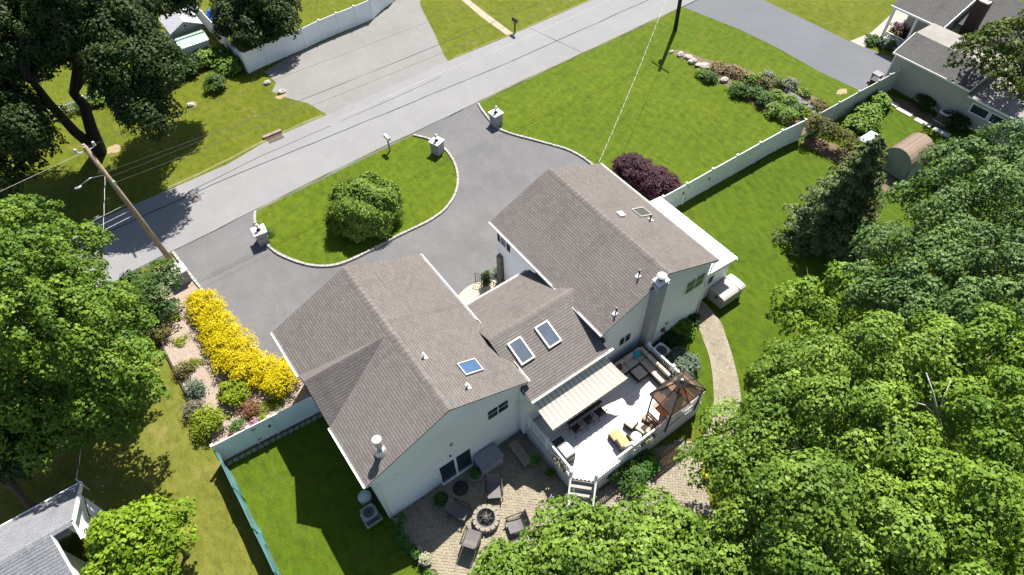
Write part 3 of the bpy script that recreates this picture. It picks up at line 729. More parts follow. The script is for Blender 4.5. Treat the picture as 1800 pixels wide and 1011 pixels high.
window((7.13, LY0+.16, 3.5), (1, 0, 0), (0, -1, 0), 1.17, .84, 2, 2)
window((20.07, RY0+.18, 3.5), (1, 0, 0), (0, -1, 0), 1.38, 1.03, 2, 2)
window((15.42, RY0+.18, 2.58), (1, 0, 0), (0, -1, 0), .78, .7, 2, 1)
window((RX0+.38, 21.72, 3.6), (0, -1, 0), (-1, 0, 0), .52, .82, 1, 2)
SHUT = mat('black_shutter', (.02, .02, .022), .55, .2)
for y0 in (21.78, 20.83): 
    m_ = MB(); m_.box(RX0+.335, RX0+.372, y0, y0+.28, 3.55, 4.5)
    for k in range(12): m_.box(RX0+.322, RX0+.336, y0+.04, y0+.24, 3.6+k*.073, 3.65+k*.073)
    m_.build('shutter', SHUT, house)
# sliding door
m_ = MB(); dx0, dx1, dy, dz0, dz1 = 4.15, 5.93, LY0+.16, .10, 2.02
for a, b_ in ((dx0-.07, dx0), (dx1, dx1+.07)): m_.box(a, b_, dy-.06, dy+.02, dz0-.06, dz1+.07)
m_.box(dx0, dx1, dy-.06, dy+.02, dz1, dz1+.07); m_.box(dx0-.02, dx1+.02, dy-.12, dy-.0, dz0-.06, dz0); m_.box((dx0+dx1)/2-.06, (dx0+dx1)/2+.06, dy-.055, dy+.02, dz0, dz1)
sd_ = m_.build('sliding_door', TRIM, house)
for a, b_ in ((dx0, (dx0+dx1)/2-.06), ((dx0+dx1)/2+.06, dx1)): MB().box(a, b_, dy-.025, dy+.01, dz0, dz1).build('pane', GLASS, sd_)
# skylights sit on the slopes
def skylight(x, y, w, l, z_at, sl, axis, glass, frame=.06, hgt=.12):
    """axis 'x': slope falls along x with gradient sl (dz/dx); axis 'y': along y"""
    a = math.atan(sl); c = Vector((x, y, z_at))
    R_ = Matrix.Rotation(-a, 4, 'Y') if axis == 'x' else Matrix.Rotation(a, 4, 'X')
    M = Matrix.Translation(c) @ R_
    m_ = MB(); X, Y = w/2, l/2
    m_.box(-X, X, -Y, -Y+frame, -.05, hgt, M); m_.box(-X, X, Y-frame, Y, -.05, hgt, M); m_.box(-X, -X+frame, -Y+frame, Y-frame, -.05, hgt, M); m_.box(X-frame, X, -Y+frame, Y-frame, -.05, hgt, M)
    f = m_.build('skylight', mat('skylight_frame', (.42, .41, .39), .4, .1, 3) if axis == 'x' else TRIM, house)
    q = MB(); q.box(-X+frame, X-frame, -Y+frame, Y-frame, .0, hgt-.035, M); q.build('pane', glass, f)
    return f
SKYB = glassmat('blue_skylight_glass', (.035, .07, .135), .14, .7); SKYG = glassmat('grey_skylight_glass', (.055, .07, .09), .1, .7); SKYD = mat('dark_skylight_screen', (.05, .055, .04), .5, .15, 8)
gl = (LHE-LHR)/(LX1-LXR); gr = (RHE-RHR)/(RX1-RXR); gm = (MHR-MHE)/(MYR-MYB)
skylight(7.36, 14.42, 1.06, .78, LHR+(7.36-LXR)*gl, gl, 'x', SKYB)
for x, y in ((10.13, 14.2), (11.78, 14.18)): skylight(x, y, .80, 1.28, MHE+(y-MYB)*gm, gm, 'y', SKYG, .07, .16)
xs_ = g(1128, 370, 5.9)[0]
skylight(20.75, 17.2, 1.0, .76, RHR+(20.75-RXR)*gr, gr, 'x', SKYD, .05, .09)
# roof vents
def pipe_vent(x, y, z, mt, r=.05, h=.38, plate=(.2, .26)):
    m_ = MB(); m_.tube([(x, y, z-.05), (x, y, z+h)], r, 10); v = m_.build('vent_pipe', mt, house)
    MB().obox((x+.05, y, z+.035), (plate[0], plate[1], .012), 0, 0, .42).build('flashing', TRIM, v)
    return v
pipe_vent(5.78, 15.74, LHR-.26, TRIM); pipe_vent(6.62, 13.44, LHR-.64, TRIM)
lz = lambda x: RHE+(x-RX0)*(RHR-RHE)/(RXR-RX0); rz_ = lambda x: RHR+(x-RXR)*gr
pipe_vent(20.74, 16.48, rz_(20.74), BLACKM, .05, .45)
for px, py in ((17.0, 13.5), (15.0, 12.85)):
    v = pipe_vent(px, py, lz(px), BLACKM, .045, .5, (.01, .01)); MB().obox((px-.05, py, lz(px)+.05), (.24, .22, .012), 0, 0, -.40).build('flashing', TRIM, v)
m_ = MB(); m_.obox((19.2, 17.3, rz_(19.2)+.09), (.42, .40, .13), 0, 0, .4); m_.build('box_vent', TRIM, house, .03)
# metal flue on the left roof
fx, fy = 2.05, 13.42; fz = LHE+(fx-LX0)*(LHR-LHE)/(LXR-LX0)
m_ = MB(); m_.lathe((fx, fy, fz), [(.145, -.15), (.145, 1.0), (.14, 1.02)], 20); fl = m_.build('flue', GALV, house)
m_ = MB(); m_.lathe((fx, fy, fz+1.02), [(.17, -.04), (.20, .0), (.22, .04), (.22, .13), (.18, .17), (0.001, .19)], 22); m_.build('flue_cap', mat('pale_metal', (.52, .51, .50), .35, .08, 3), fl)
m_ = MB(); m_.lathe((fx, fy, fz+.05), [(.33, -.25), (.30, .0), (.2, .14), (.175, .2)], 16); m_.build('flashing', GALV, fl)
# chimney
CHIM = mat('chimney_render', (.33, .33, .36), .85, .08, 2, .25, 22, .2)
cx0, cx1, cy0, cy1, chz = 17.06, 17.68, 12.16, RY0+.172, 6.95
m_ = MB(); m_.box(cx0, cx1, cy0, cy1, 0, chz); m_.box(cx0-.05, cx1+.05, cy0-.05, cy1+.04, chz-.25, chz-.16); ch = m_.build('chimney', CHIM, house)
MB().box(cx0-.05, cx1+.05, cy0-.05, cy1+.05, chz+.001, chz+.09).build('chimney_crown', mat('crown_cement', (.62, .61, .58), .8, .1, 4), ch, .02)
m_ = MB(); m_.lathe(((cx0+cx1)/2, (cy0+cy1)/2, chz+.09), [(.13, 0), (.13, .2)], 14); m_.build('flue_tile', BLACKM, ch)
m_ = MB(); m_.lathe(((cx0+cx1)/2, (cy0+cy1)/2, chz+.27), [(.05, 0), (.2, .02), (.26, .07), (.26, .12), (.001, .17)], 18); m_.build('chimney_cap', mat('pale_metal', (.52, .51, .50), .35), ch)
# patio cover along the right wall: white ribbed panels on a low room
COVER = mat('white_panel', (.80, .80, .79), .4, .04, 1)
m_ = MB(); px0, px1, py0, py1 = RX1-.30, 24.98, 13.05, 19.55
za, zb_ = 3.05, 2.72
n = 44
for i in range(n):
    a = py0+(py1-py0)*i/n; b_ = py0+(py1-py0)*(i+.72)/n; c_ = py0+(py1-py0)*(i+1)/n
    m_.face([(px0, a, za+.035), (px1, a, zb_+.035), (px1, b_, zb_+.035), (px0, b_, za+.035)]); m_.face([(px0, b_, za+.035), (px1, b_, zb_+.035), (px1, b_, zb_), (px0, b_, za)])
    m_.face([(px0, b_, za), (px1, b_, zb_), (px1, c_, zb_), (px0, c_, za)]); m_.face([(px0, c_, za), (px1, c_, zb_), (px1, c_, zb_+.035), (px0, c_, za+.035)])
    m_.box(px1+.02, px1+.10, a, b_, zb_-.05, zb_+.06)
m_.box(px0, px1, py0, py0+.06, zb_-.16, zb_-.02); m_.box(px0, px1, py1-.06, py1, zb_-.16, zb_-.02); m_.box(px1-.04, px1+.02, py0, py1, zb_-.15, zb_-.01)
pc = m_.build('patio_cover', COVER, house)
MB().box(px1+.015, px1+.11, py0-.05, py1+.05, zb_-.15, zb_-.052).build('gutter', TRIM, pc)
m_ = MB(); m_.box(RX1-.30, 24.85, 13.25, 13.33, .05, 2.6); m_.box(24.77, 24.85, 13.33, 19.4, .05, 2.55); m_.box(RX1-.30, 24.85, 19.4, 19.48, .05, 2.6); m_.build('enclosure_wall', WHITE, house)
window((22.6, 13.25, 1.5), (1, 0, 0), (0, -1, 0), .9, .8, 2, 1)
# small fittings on the rear walls
def fitting(name, x, y, z, s, mt): 
    m_ = MB(); m_.lathe((x, y-.03, z), [(.001, -s), (s*.8, -s*.8), (s, 0), (s*.5, s*.7), (.001, s)], 10); m_.box(x-s, x+s, y-.02, y+.005, z-s, z+s); return m_.build(name, mt, house)
yw = LY0+.148
fitting('wall_lamp', 5.02, yw, 3.55, .09, mat('grey_fitting', (.35, .36, .36), .5)); fitting('wall_lamp', 4.85, yw, 2.5, .05, BLACKM); fitting('vent_hood', 2.15, yw, 4.05, .11, TRIM); fitting('wall_outlet', 3.9, yw, 1.5, .10, WHITE); fitting('wall_outlet', 2.1, yw, .75, .08, WHITE)
yr_ = RY0+.168; fitting('meter', 19.2, yr_, 1.6, .10, mat('grey_fitting', (.35, .36, .36), .5)); fitting('hose_reel', 18.95, yr_-.05, 1.2, .14, mat('hose', (.16, .07, .04), .6))
# brick pier and entry steps between the wings
PIER = mat('stone_pier', (.15, .14, .13), .9, .3, 6, .4, 14, .6)
MB().box(RX0+.1, RX0+.37, 21.55, 21.95, 0, 2.5).build('pier', PIER, house, .02)
m_ = MB(); m_.prism([(12.3+2.1*math.cos(t), 20.6+2.0*math.sin(t)) for t in [PI*i/16 for i in range(17)]]+[(10.2, 18.2), (14.2, 18.2)], .02, .16); m_.build('stoop', mat('tan_paver', (.42, .35, .26), .85, .15, 5, .3, 16), house)
def iron_rail(pts, h=.9, z=.16):
    m_ = MB()
    for (a, b_) in zip(pts, pts[1:]):
        A, B = Vector((*a, z)), Vector((*b_, z)); L = (B-A).length; n = max(1, int(L/.13))
        m_.bar(A+Vector((0, 0, h)), B+Vector((0, 0, h)), .045, .03); m_.bar(A+Vector((0, 0, .1)), B+Vector((0, 0, .1)), .03)
        for k in range(n+1):
            p = A.lerp(B, k/n); m_.bar(p, p+Vector((0, 0, h)), .035 if k in (0, n) else .018)
    return m_.build('iron_railing', BLACKM, house)
iron_rail([(13.0, 22.3), (13.25, 21.3), (14.1, 19.2)]); iron_rail([(13.0, 22.3), (12.75, 22.6)]); iron_rail([(10.7, 20.6), (10.5, 21.6), (10.75, 22.0)])
MB().box(11.2, 12.2, 18.17, 18.24, .2, 2.3).build('front_door', mat('door_paint', (.09, .03, .02), .4), house)
# ------------------------------------------------------------------ fences
def vinyl_fence(name, label, pts, h, mt, group=None, posts=True, cap=True, rail=True, gate=()):
    """solid panels between capped posts; pts are post positions"""
    t = thing(name, label, 'fence', (pts[0][0], pts[0][1], 0), 0, group)
    for i, (a, b) in enumerate(zip(pts, pts[1:])):
        A, B = Vector((*a, 0)), Vector((*b, 0)); d = (B-A).normalized(); A2, B2 = A+d*.062, B-d*.062; m_ = MB()
        m_.bar(A2+Vector((0, 0, h/2)), B2+Vector((0, 0, h/2)), .035, h-.24)
        m_.bar(A2+Vector((0, 0, h-.06)), B2+Vector((0, 0, h-.06)), .05, .13); m_.bar(A2+Vector((0, 0, .11)), B2+Vector((0, 0, .11)), .05, .14)
        L = (B2-A2).length; n = max(2, int(L/.18))
        for k in range(1, n):
            p = A2.lerp(B2, k/n); m_.bar(p+Vector((0, 0, .18)), p+Vector((0, 0, h-.13)), .012, .040, up=(-d.y, d.x, 0))
        if i in gate:
            m_.bar(A2+Vector((0, 0, .2)), B2+Vector((0, 0, h-.2)), .045, .09)
        pn = m_.build('gate' if i in gate else 'panel', mt, t)
        if i in gate:
            q = MB(); nx = Vector((-d.y, d.x, 0))
            if nx.y > 0: nx = -nx
            for zz in (.35, h-.35): q = MB(); q.bar(A2+nx*.03+Vector((0, 0, zz)), A2+nx*.03+d*.22+Vector((0, 0, zz)), .02, .05); q.build('hinge', BLACKM, pn)
            q = MB(); q.obox(B2-d*.12+nx*.04+Vector((0, 0, h*.6)), (.1, .05, .16)); q.build('latch', BLACKM, pn)
    for p in pts:
        m_ = MB(); m_.box(p[0]-.063, p[0]+.063, p[1]-.063, p[1]+.063, 0, h+.06)
        x, y = p; c = .085; z = h+.06
        m_.box(x-c, x+c, y-c, y+c, z, z+.035); m_.add([(x-c, y-c, z+.035), (x+c, y-c, z+.035), (x+c, y+c, z+.035), (x-c, y+c, z+.035), (x, y, z+.09)], [(0,1,4),(1,2,4),(2,3,4),(3,0,4)])
        m_.build('post', mt, t)
    return t
BEIGE = mat('beige_vinyl', (.50, .50, .46), .5, .05, 1)
vinyl_fence('vinyl_fence', 'long white vinyl privacy fence with a gate between the two green lawns', [(25.1, 20.0), (26.0, 20.0), (28.15, 19.95), (30.6, 19.92), (33.0, 19.88), (35.3, 19.84), (37.6, 19.80), (39.9, 19.6)], 1.83, WHITE, gate=(1, 2))
vinyl_fence('vinyl_fence', 'beige vinyl fence running from the climbing vine to the neighbouring garage', [(40.7, 19.5), (41.3, 19.48), (43.55, 19.42), (45.85, 19.38), (48.2, 19.3), (49.6, 19.28), (50.75, 19.24)], 1.83, BEIGE)
FENCEL = [(-4.36, 20.62), (-2.55, 20.5), (-1.45, 20.42), (.95, 20.22)]
vinyl_fence('vinyl_fence', 'short white vinyl fence with a gate between house and mulch bed', FENCEL, 1.75, WHITE, gate=(1,))
vinyl_fence('vinyl_fence', 'white vinyl fence along the edge of the far driveway across the road', [(10.15, 53.5), (12.0, 53.75), (13.75, 53.9), (15.7, 54.1), (17.5, 54.4), (19.3, 54.55), (21.1, 54.65), (22.8, 54.8), (24.3, 55.7), (25.7, 56.3), (27.6, 57.6), (29.2, 59.2), (30.8, 61.0), (32.5, 62.8)], 1.85, WHITE)
vinyl_fence('vinyl_fence', 'white vinyl fence beside the two small sheds, going away from the road', [(10.05, 53.6), (10.0, 55.4), (9.95, 57.3), (9.85, 59.8), (9.75, 62.3), (9.65, 64.8), (9.55, 67.3), (9.45, 69.8), (9.35, 72.3)], 1.85, WHITE)
m_ = MB(); stn = MB()
rr = random.Random(3)
t = thing('stone_edging', 'low row of pale stones along the foot of the gated white fence', 'edging', (-1.5, 20.4, 0))
for k in range(16):
    f = k/15; x = -4.2+f*5.0; y = 20.46-f*.32-.16; stn.obox((x, y, .07), (.28, .17, .15), rr.uniform(-.1, .1))
stn.build('stone_row', mat('dull_stone', (.22, .21, .19), .9, .3, 6, .4, 16), t, .02)
# teal mesh fence: cloth sagging on posts
t = thing('mesh_fence', 'teal privacy mesh fence separating the two side lawns', 'fence', (-4.35, 15, 0))
TEAL = mat('teal_mesh', (.085, .20, .20), .7, .22, 2, .3, 30, .3)
m_ = MB(); r = random.Random(8); yy = 20.45; pr = None; ps = []
while yy > 2:
    s = math.sin(yy*2.1)*.045+r.uniform(-.02, .02); top = 1.72-.10*abs(math.sin((yy-20.45)*PI/2.4))+r.uniform(-.02, .02); x = -4.36+.012*(20.45-yy)
    row = [(x+s*.6, yy, .04), (x+s*1.6+.03, yy, .6), (x-s, yy, 1.2), (x-.01, yy, top)]
    if pr:
        for a in range(3): m_.face([pr[a], row[a], row[a+1], pr[a+1]], None, False)
    pr = row; yy -= .3
o = m_.build('mesh', TEAL, t); sol = o.modifiers.new('thick', 'SOLIDIFY'); sol.thickness = .02
for k in range(8):
    y = 20.3-k*2.4; MB().tube([(-4.33+.012*(20.45-y), y, 0), (-4.33+.012*(20.45-y), y, 1.85)], .03, 6).build('post', mat('green_post', (.03, .09, .08), .5), t)
# picket fence
t = thing('picket_fence', 'low white picket fence behind the shrubs and the large dark tree', 'fence', (3, 56.85, 0))
def picket(x, y): MBp.box(x-.04, x+.04, y-.012, y+.012, .06, 1.0); MBp.add([(x-.04, y-.012, 1.0), (x+.04, y-.012, 1.0), (x+.04, y+.012, 1.0), (x-.04, y+.012, 1.0), (x, y, 1.09)], [(0,1,4),(1,2,4),(2,3,4),(3,0,4)])
px = 9.7
while px > -8:
    nx_ = px-2.4; MBp = MB(); k = px-.12
    while k > nx_+.08: picket(k, 56.82+.01*(10-k)); k -= .165
    MBp.bar((px, 56.86+.01*(10-px), .3), (nx_, 56.86+.01*(10-nx_), .3), .04, .08); MBp.bar((px, 56.86+.01*(10-px), .82), (nx_, 56.86+.01*(10-nx_), .82), .04, .08)
    MBp.build('picket_panel', WHITE, t); q = MB(); q.box(px-.06, px+.06, 56.8, 56.93, 0, 1.12); q.box(px-.08, px+.08, 56.78, 56.95, 1.12, 1.17); q.build('post', WHITE, t); px = nx_
t = thing('timber_edging', 'thin dark timber edging between the mulch bed and the left lawn', 'edging', (-4.75, 28, 0))
m_ = MB()
EP = [(-4.78, 34.2), (-4.78, 29.8), (-4.74, 28.3), (-4.69, 26.3), (-4.56, 22.4), (-4.5, 20.8)]
for a, b in zip(EP, EP[1:]): m_.bar((*a, .08), (*b, .08), .09, .18)
m_.build('board', mat('dark_timber', (.035, .03, .025), .8, .2, 5), t)
# ------------------------------------------------------------------ gate pillars with lanterns
STONE = mat('grey_stone', (.30, .30, .30), .85, .2, 5, .5, 9, .6); CAPS = mat('pale_cap', (.66, .65, .62), .7, .08, 3)
def make_pillar(x, y, label, rz=0):
    t = thing('stone_pillar', label, 'pillar', (x, y, 0), rz, 'stone pillars at the mouths of the front drive'); s = .37; m_ = MB()
    for k in range(5):
        z0 = k*.2; o = .012 if k % 2 else 0; m_.box(-s+o, s-o, -s+o, s-o, z0, z0+.19); m_.box(-s+.03, s-.03, -s+.03, s-.03, z0+.19, z0+.2)
    m_.build('shaft', STONE, t, .015, True)
    m_ = MB(); c = s+.075; m_.box(-c, c, -c, c, 1.0, 1.09); m_.build('cap', CAPS, t, .015, True)
    m_ = MB(); m_.lathe((0, 0, 1.09), [(.16, 0), (.16, .03), (.05, .07), (.03, .28), (.06, .32), (.03, .34)], 12); l = m_.build('lamp_stem', BLACKM, t, 0, True)
    m_ = MB(); m_.lathe((0, 0, 1.43), [(.001, 0), (.1, .03), (.145, .12), (.12, .22), (.05, .27), (.001, .29)], 14); m_.build('globe', mat('lamp_globe', (.72, .72, .68), .25, .05), t, 0, True)
    m_ = MB(); ring = [(.2*math.cos(2*PI*k/16), .0, 1.54+.2*math.sin(2*PI*k/16)) for k in range(17)]; m_.tube(ring, .018, 6, False); m_.build('lamp_ring', BLACKM, t, 0, True)
make_pillar(22.98, 34.95, 'grey stone pillar with lantern at the right kerb of the drive, beside the big lawn', .05)
make_pillar(17.55, 34.85, 'grey stone pillar with lantern at the right end of the grass island, near the mailbox', .35)
make_pillar(3.40, 34.15, 'grey stone pillar with lantern at the left end of the grass island', -.1)
make_pillar(-2.00, 34.0, 'grey stone pillar with lantern at the foot of the leaning utility pole', .1)
# ------------------------------------------------------------------ mailboxes
def mailbox(x, y, label, rz, mt, pm, h=1.15):
    t = thing('mailbox', label, 'mailbox', (x, y, 0), rz); m_ = MB(); m_.box(-.05, .05, -.05, .05, 0, h); m_.box(-.04, .04, -.32, .2, h-.08, h); m_.build('post', pm, t, 0, True)
    m_ = MB(); n = 8; pr = [(-.13, 0), (.13, 0)]+[(.13*math.cos(PI*k/n), .14+.13*math.sin(PI*k/n)) for k in range(n+1)]
    vs = [(a, -.36, h+b) for a, b in pr]+[(a, .3, h+b) for a, b in pr]; k = len(pr)
    m_.add(vs, [tuple(range(k)), tuple(range(2*k-1, k-1, -1))]+[(i, k+i, k+(i+1) % k, (i+1) % k) for i in range(k)]); m_.build('box', mt, t, 0, True)
    m_ = MB(); m_.box(.132, .15, -.1, -.06, h+.12, h+.34); m_.build('flag', mat('red_flag', (.3, .03, .02), .5), t, 0, True)
mailbox(14.72, 37.15, 'white mailbox on a pale post at the road edge of the grass island', PI, mat('mailbox_white', (.68, .68, .66), .4), mat('grey_post', (.3, .29, .27), .8))
mailbox(31.9, 44.75, 'black mailbox on a black post across the road beside the worn path', 0, BLACKM, BLACKM, 1.1)
# ------------------------------------------------------------------ poles and wires
POLEW = mat('pole_wood', (.30, .225, .15), .85, .22, 3, .35, 12, .4); DARKPOLE = mat('dark_pole_wood', (.028, .024, .02), .85, .2, 3); WIRE = mat('wire', (.075, .075, .078), .5, .1); PALEWIRE = mat('pale_wire', (.50, .50, .49), .4, .1)
CER = mat('porcelain', (.62, .62, .62), .3, .1)
t = thing('utility_pole', 'leaning pale wooden utility pole by the left drive entrance, with insulators and a lamp arm', 'utility pole', (-2.15, 35.75, 0))
PT = (-2.68, 36.0, 9.86)
MB().tube([(-2.15, 35.75, -.2), (-2.4, 35.88, 5), PT], [.17, .15, .12], 12).build('pole', POLEW, t)
for dx, dz in ((-.5, .05), (.45, .1), (.0, .15)):
    m_ = MB(); q = (PT[0]+dx, PT[1]+.1, PT[2]-.35+dz); m_.tube([(PT[0], PT[1], PT[2]-.35), q], .03, 6)
    for k in range(4): m_.lathe((q[0], q[1], q[2]+k*.07), [(.03, 0), (.085, .02), (.03, .06)], 8)
    m_.build('insulator', CER, t)
m_ = MB(); m_.tube([(-2.5, 35.9, 7.6), (-2.75, 35.85, 7.95), (-3.3, 35.7, 8.15), (-3.9, 35.5, 8.1)], .022, 8); la = m_.build('lamp_arm', GALV, t)
m_ = MB(); m_.blob((-4.05, 35.45, 8.06), (.2, .1, .06), 10, 6, .02); m_.build('lamp_head', GALV, t)
m_ = MB(); m_.tube([(-2.52, 35.9, 7.5), (-2.35, 35.9, 7.2)], .05, 6); m_.obox((-2.45, 35.85, 7.2), (.16, .16, .3)); m_.build('cable_bracket', GALV, t)
t = thing('utility_pole', 'dark wooden utility pole standing in the lawn corner beside the road', 'utility pole', (43.64, 36.27, 0))
MB().tube([(43.64, 36.27, -.2), (43.3, 36.2, 10.4)], [.19, .13], 12).build('pole', DARKPOLE, t)
m_ = MB(); m_.bar((43.32, 35.2, 9.6), (43.32, 37.3, 9.6), .1, .12); m_.build('crossarm', DARKPOLE, t); MB().lathe((43.0, 36.1, 7.4), [(.22, 0), (.24, .1), (.24, .7), (.2, .8)], 14).build('transformer', mat('grey_steel', (.2, .2, .21), .5), t)
def sag(p, q, s, n=24): 
    P, Q = Vector(p), Vector(q); return [P.lerp(Q, i/n)-Vector((0, 0, s*4*(i/n)*(1-i/n))) for i in range(n+1)]
def wire(label, p, q, s, r, mt, group=None, name='power_line'):
    o = MB().tube(sag(p, q, s), r, 5, False).build(name, mt); tag(o, label, 'wire', group); return o
GW = 'overhead lines along the road'
wire('topmost overhead line from the leaning pole along the road', (-2.7, 36.05, 9.75), (43.3, 36.6, 10.0), .55, .008, WIRE, GW)
wire('second overhead line between the poles, seen against the far driveway', (-2.5, 36, 7.95), (43.3, 36.2, 8.4), .6, .009, WIRE, GW)
wire('upper of the two thick lines crossing the far driveway', (-2.5, 36, 7.55), (43.3, 36.2, 7.9), .12, .009, WIRE, GW)
wire('lower of the two thick lines crossing the far driveway', (-2.5, 36, 7.1), (43.3, 36.2, 7.3), .30, .011, WIRE, GW)
wire('overhead line leaving the leaning pole to the left, highest of three', (-2.9, 35.9, 9.6), (-60, 33, 9.2), .8, .010, PALEWIRE, GW)
for k, (za, zb2) in enumerate(((4.9, 4.8), (4.4, 4.5), (4.0, 4.1))):
    x0 = (-2.38, 35.85); wire(('pale', 'middle', 'lowest')[k]+' cable leaving the leaning pole to the left above the shaded road', (x0[0], x0[1], za+.7), (-60, 31.5, zb2+1),   .5, .013+.003*k, PALEWIRE, GW, 'cable')
m_ = MB(); m_.tube([(-3.95, 34.85, 6.3), (-4.25, 34.83, 6.28)], .07, 6); tag(m_.build('cable_splice', CER), 'pale cable splice hanging on the wires left of the leaning pole', 'splice')
def twisted(name, label, p, q, s, rad, pitch, n):
    t = thing(name, label, 'cable', tuple(p)); path = sag(p, q, s, n)
    for ph, mt in ((0, mat('bare_cable', (.74, .73, .70), .4, .05)), (PI, mat('black_cable', (.06, .07, .05), .6, .1))):
        pts = []; acc = 0
        for i, a in enumerate(path):
            if i: acc += (path[i]-path[i-1]).length
            th = 2*PI*acc/pitch+ph; d = (path[min(i+1, n)]-path[max(i-1, 0)]).normalized(); x = d.cross(Vector((0, 0, 1))).normalized(); y = x.cross(d)
            pts.append(a+x*math.cos(th)*rad+y*math.sin(th)*rad)
        MB().tube(pts, rad*.95, 5, False).build('strand', mt, t)
twisted('service_cable', 'twisted black and white service cable from the dark pole down to the right roof', (43.2, 36.1, 9.0), (22.05, 22.3, 5.25), .9, .009, .7, 420)
twisted('service_cable', 'twisted pale service cable dropping from the leaning pole to the white gable, bottom left', (-2.6, 35.85, 7.9), (-9.75, 21.55, 3.5), .5, .011, .9, 200)
# ------------------------------------------------------------------ drains
t = thing('storm_drain', 'rusty storm drain grate with a kerb opening at the far road edge', 'drain', (8.3, 43.95, 0)); RUST = mat('rust', (.10, .06, .045), .9, .3, 6, .4, 20)
m_ = MB(); m_.box(7.75, 8.95, 43.55, 43.62, .016, .05); m_.box(7.75, 8.95, 44.15, 44.22, .016, .05)
for k in range(10): m_.box(7.78+k*.125, 7.85+k*.125, 43.62, 44.15, .018, .045)
m_.build('grate', RUST, t); m_ = MB(); m_.box(7.6, 9.1, 44.25, 44.55, .0, .17); m_.build('inlet', mat('inlet_stone', (.22, .17, .14), .9, .2), t)
m_ = MB(); m_.lathe((1.14, 41.0, .014), [(.36, 0), (.36, .012), (.30, .014), (.001, .016)], 24); tag(m_.build('manhole_cover', mat('manhole_iron', (.14, .105, .095), .8, .25, 8, .5, 30)), 'round rusty manhole cover in the road near the tree shadow', 'manhole cover')
# ------------------------------------------------------------------ deck
DZ = 1.3
DECKM = tintmat('deck_boards', [(.58, .56, .55), (.64, .62, .60), (.68, .66, .64), (.62, .60, .585)], .6, .10)
deck = thing('deck', 'raised white-railed deck with pale boards behind the house', 'deck', (13, 10, 0))
DP = [(9.12, 12.35), (9.12, 8.82), (9.98, 7.95), (17.25, 8.02), (17.05, 11.9), (17.05, 12.35)]
v = []; f = []; tv = []; r = random.Random(5); y = 7.97
while y < 12.3:
    y1 = y+.137; x0 = 9.12 if y > 8.82 else 9.12+(8.82-y)*.86/.87; x0b = 9.12 if y1 > 8.82 else 9.12+(8.82-y1)*.86/.87
    xs = [max(x0, x0b)]+sorted(r.uniform(10.5, 16.5) for _ in range(1))+[17.2 if y < 10 else 17.02]
    for a, b in zip(xs, xs[1:]):
        n0 = len(v); v += [(a+.003, y, DZ), (b-.003, y, DZ), (b-.003, y1-.010, DZ), (a+.003, y1-.010, DZ)]; f.append((n0, n0+1, n0+2, n0+3)); tv.append(r.random())
    y = y1
me = bpy.data.meshes.new('deck_floor'); me.from_pydata([(a-13, b-10, c) for a, b, c in v], [], f); setattr_tint(me, tv); me.materials.append(DECKM)
o = bpy.data.objects.new('deck_floor', me); link(o, deck)
MB().sheet([(9.13, 12.3), (9.13, 8.84), (9.99, 7.97), (17.2, 8.03), (17.03, 12.3)], DZ-.03).build('gap_shade', mat('dark_gap', (.06, .055, .05), .9), deck)  # dark sheet under the boards, colouring in the shade of their gaps
SKIRT = mat('skirt_board', (.46, .47, .48), .6, .06, 1)
m_ = MB()
for a, b in ((DP[0], DP[1]), (DP[2], DP[3]), (DP[3], DP[4])):
    A, B = Vector((*a, 0)), Vector((*b, 0)); d = (B-A).normalized(); L = (B-A).length; n = int(L/.155)
    for k in range(n): m_.bar(A.lerp(B, (k+.02)/n)+Vector((0, 0, .55)), A.lerp(B, (k+.97)/n)+Vector((0, 0, .55)), .02, 1.1)
    m_.bar(A+Vector((0, 0, DZ-.13)), B+Vector((0, 0, DZ-.13)), .04, .22)
m_.build('skirt', SKIRT, deck)
def railing(pts, h=.95, z=DZ, inset=0):
    for a, b in zip(pts, pts[1:]):
        A, B = Vector((*a[:2], a[2] if len(a) > 2 else z)), Vector((*b[:2], b[2] if len(b) > 2 else z)); d = (B-A); L = d.length; n = max(2, int(L/.125)); m_ = MB()
        m_.bar(A+Vector((0, 0, h)), B+Vector((0, 0, h)), .085, .05); m_.bar(A+Vector((0, 0, .1)), B+Vector((0, 0, .1)), .05, .05)
        for k in range(1, n): p = A.lerp(B, k/n); m_.box(p.x-.018, p.x+.018, p.y-.018, p.y+.018, p.z+.1, p.z+h-.02)
        m_.build('railing', WHITE, deck)
    for p in pts:
        zz = p[2] if len(p) > 2 else z; m_ = MB(); m_.box(p[0]-.06, p[0]+.06, p[1]-.06, p[1]+.06, zz-.25, zz+h+.1); m_.box(p[0]-.08, p[0]+.08, p[1]-.08, p[1]+.08, zz+h+.1, zz+h+.14); m_.build('post', WHITE, deck)
railing([(9.18, 12.25), (9.18, 10.75), (9.18, 8.86)])
railing([(10.02, 8.02), (12.4, 8.04), (14.75, 8.06), (17.18, 8.1)]); railing([(17.16, 8.3), (17.06, 10.1), (17.0, 11.85)])
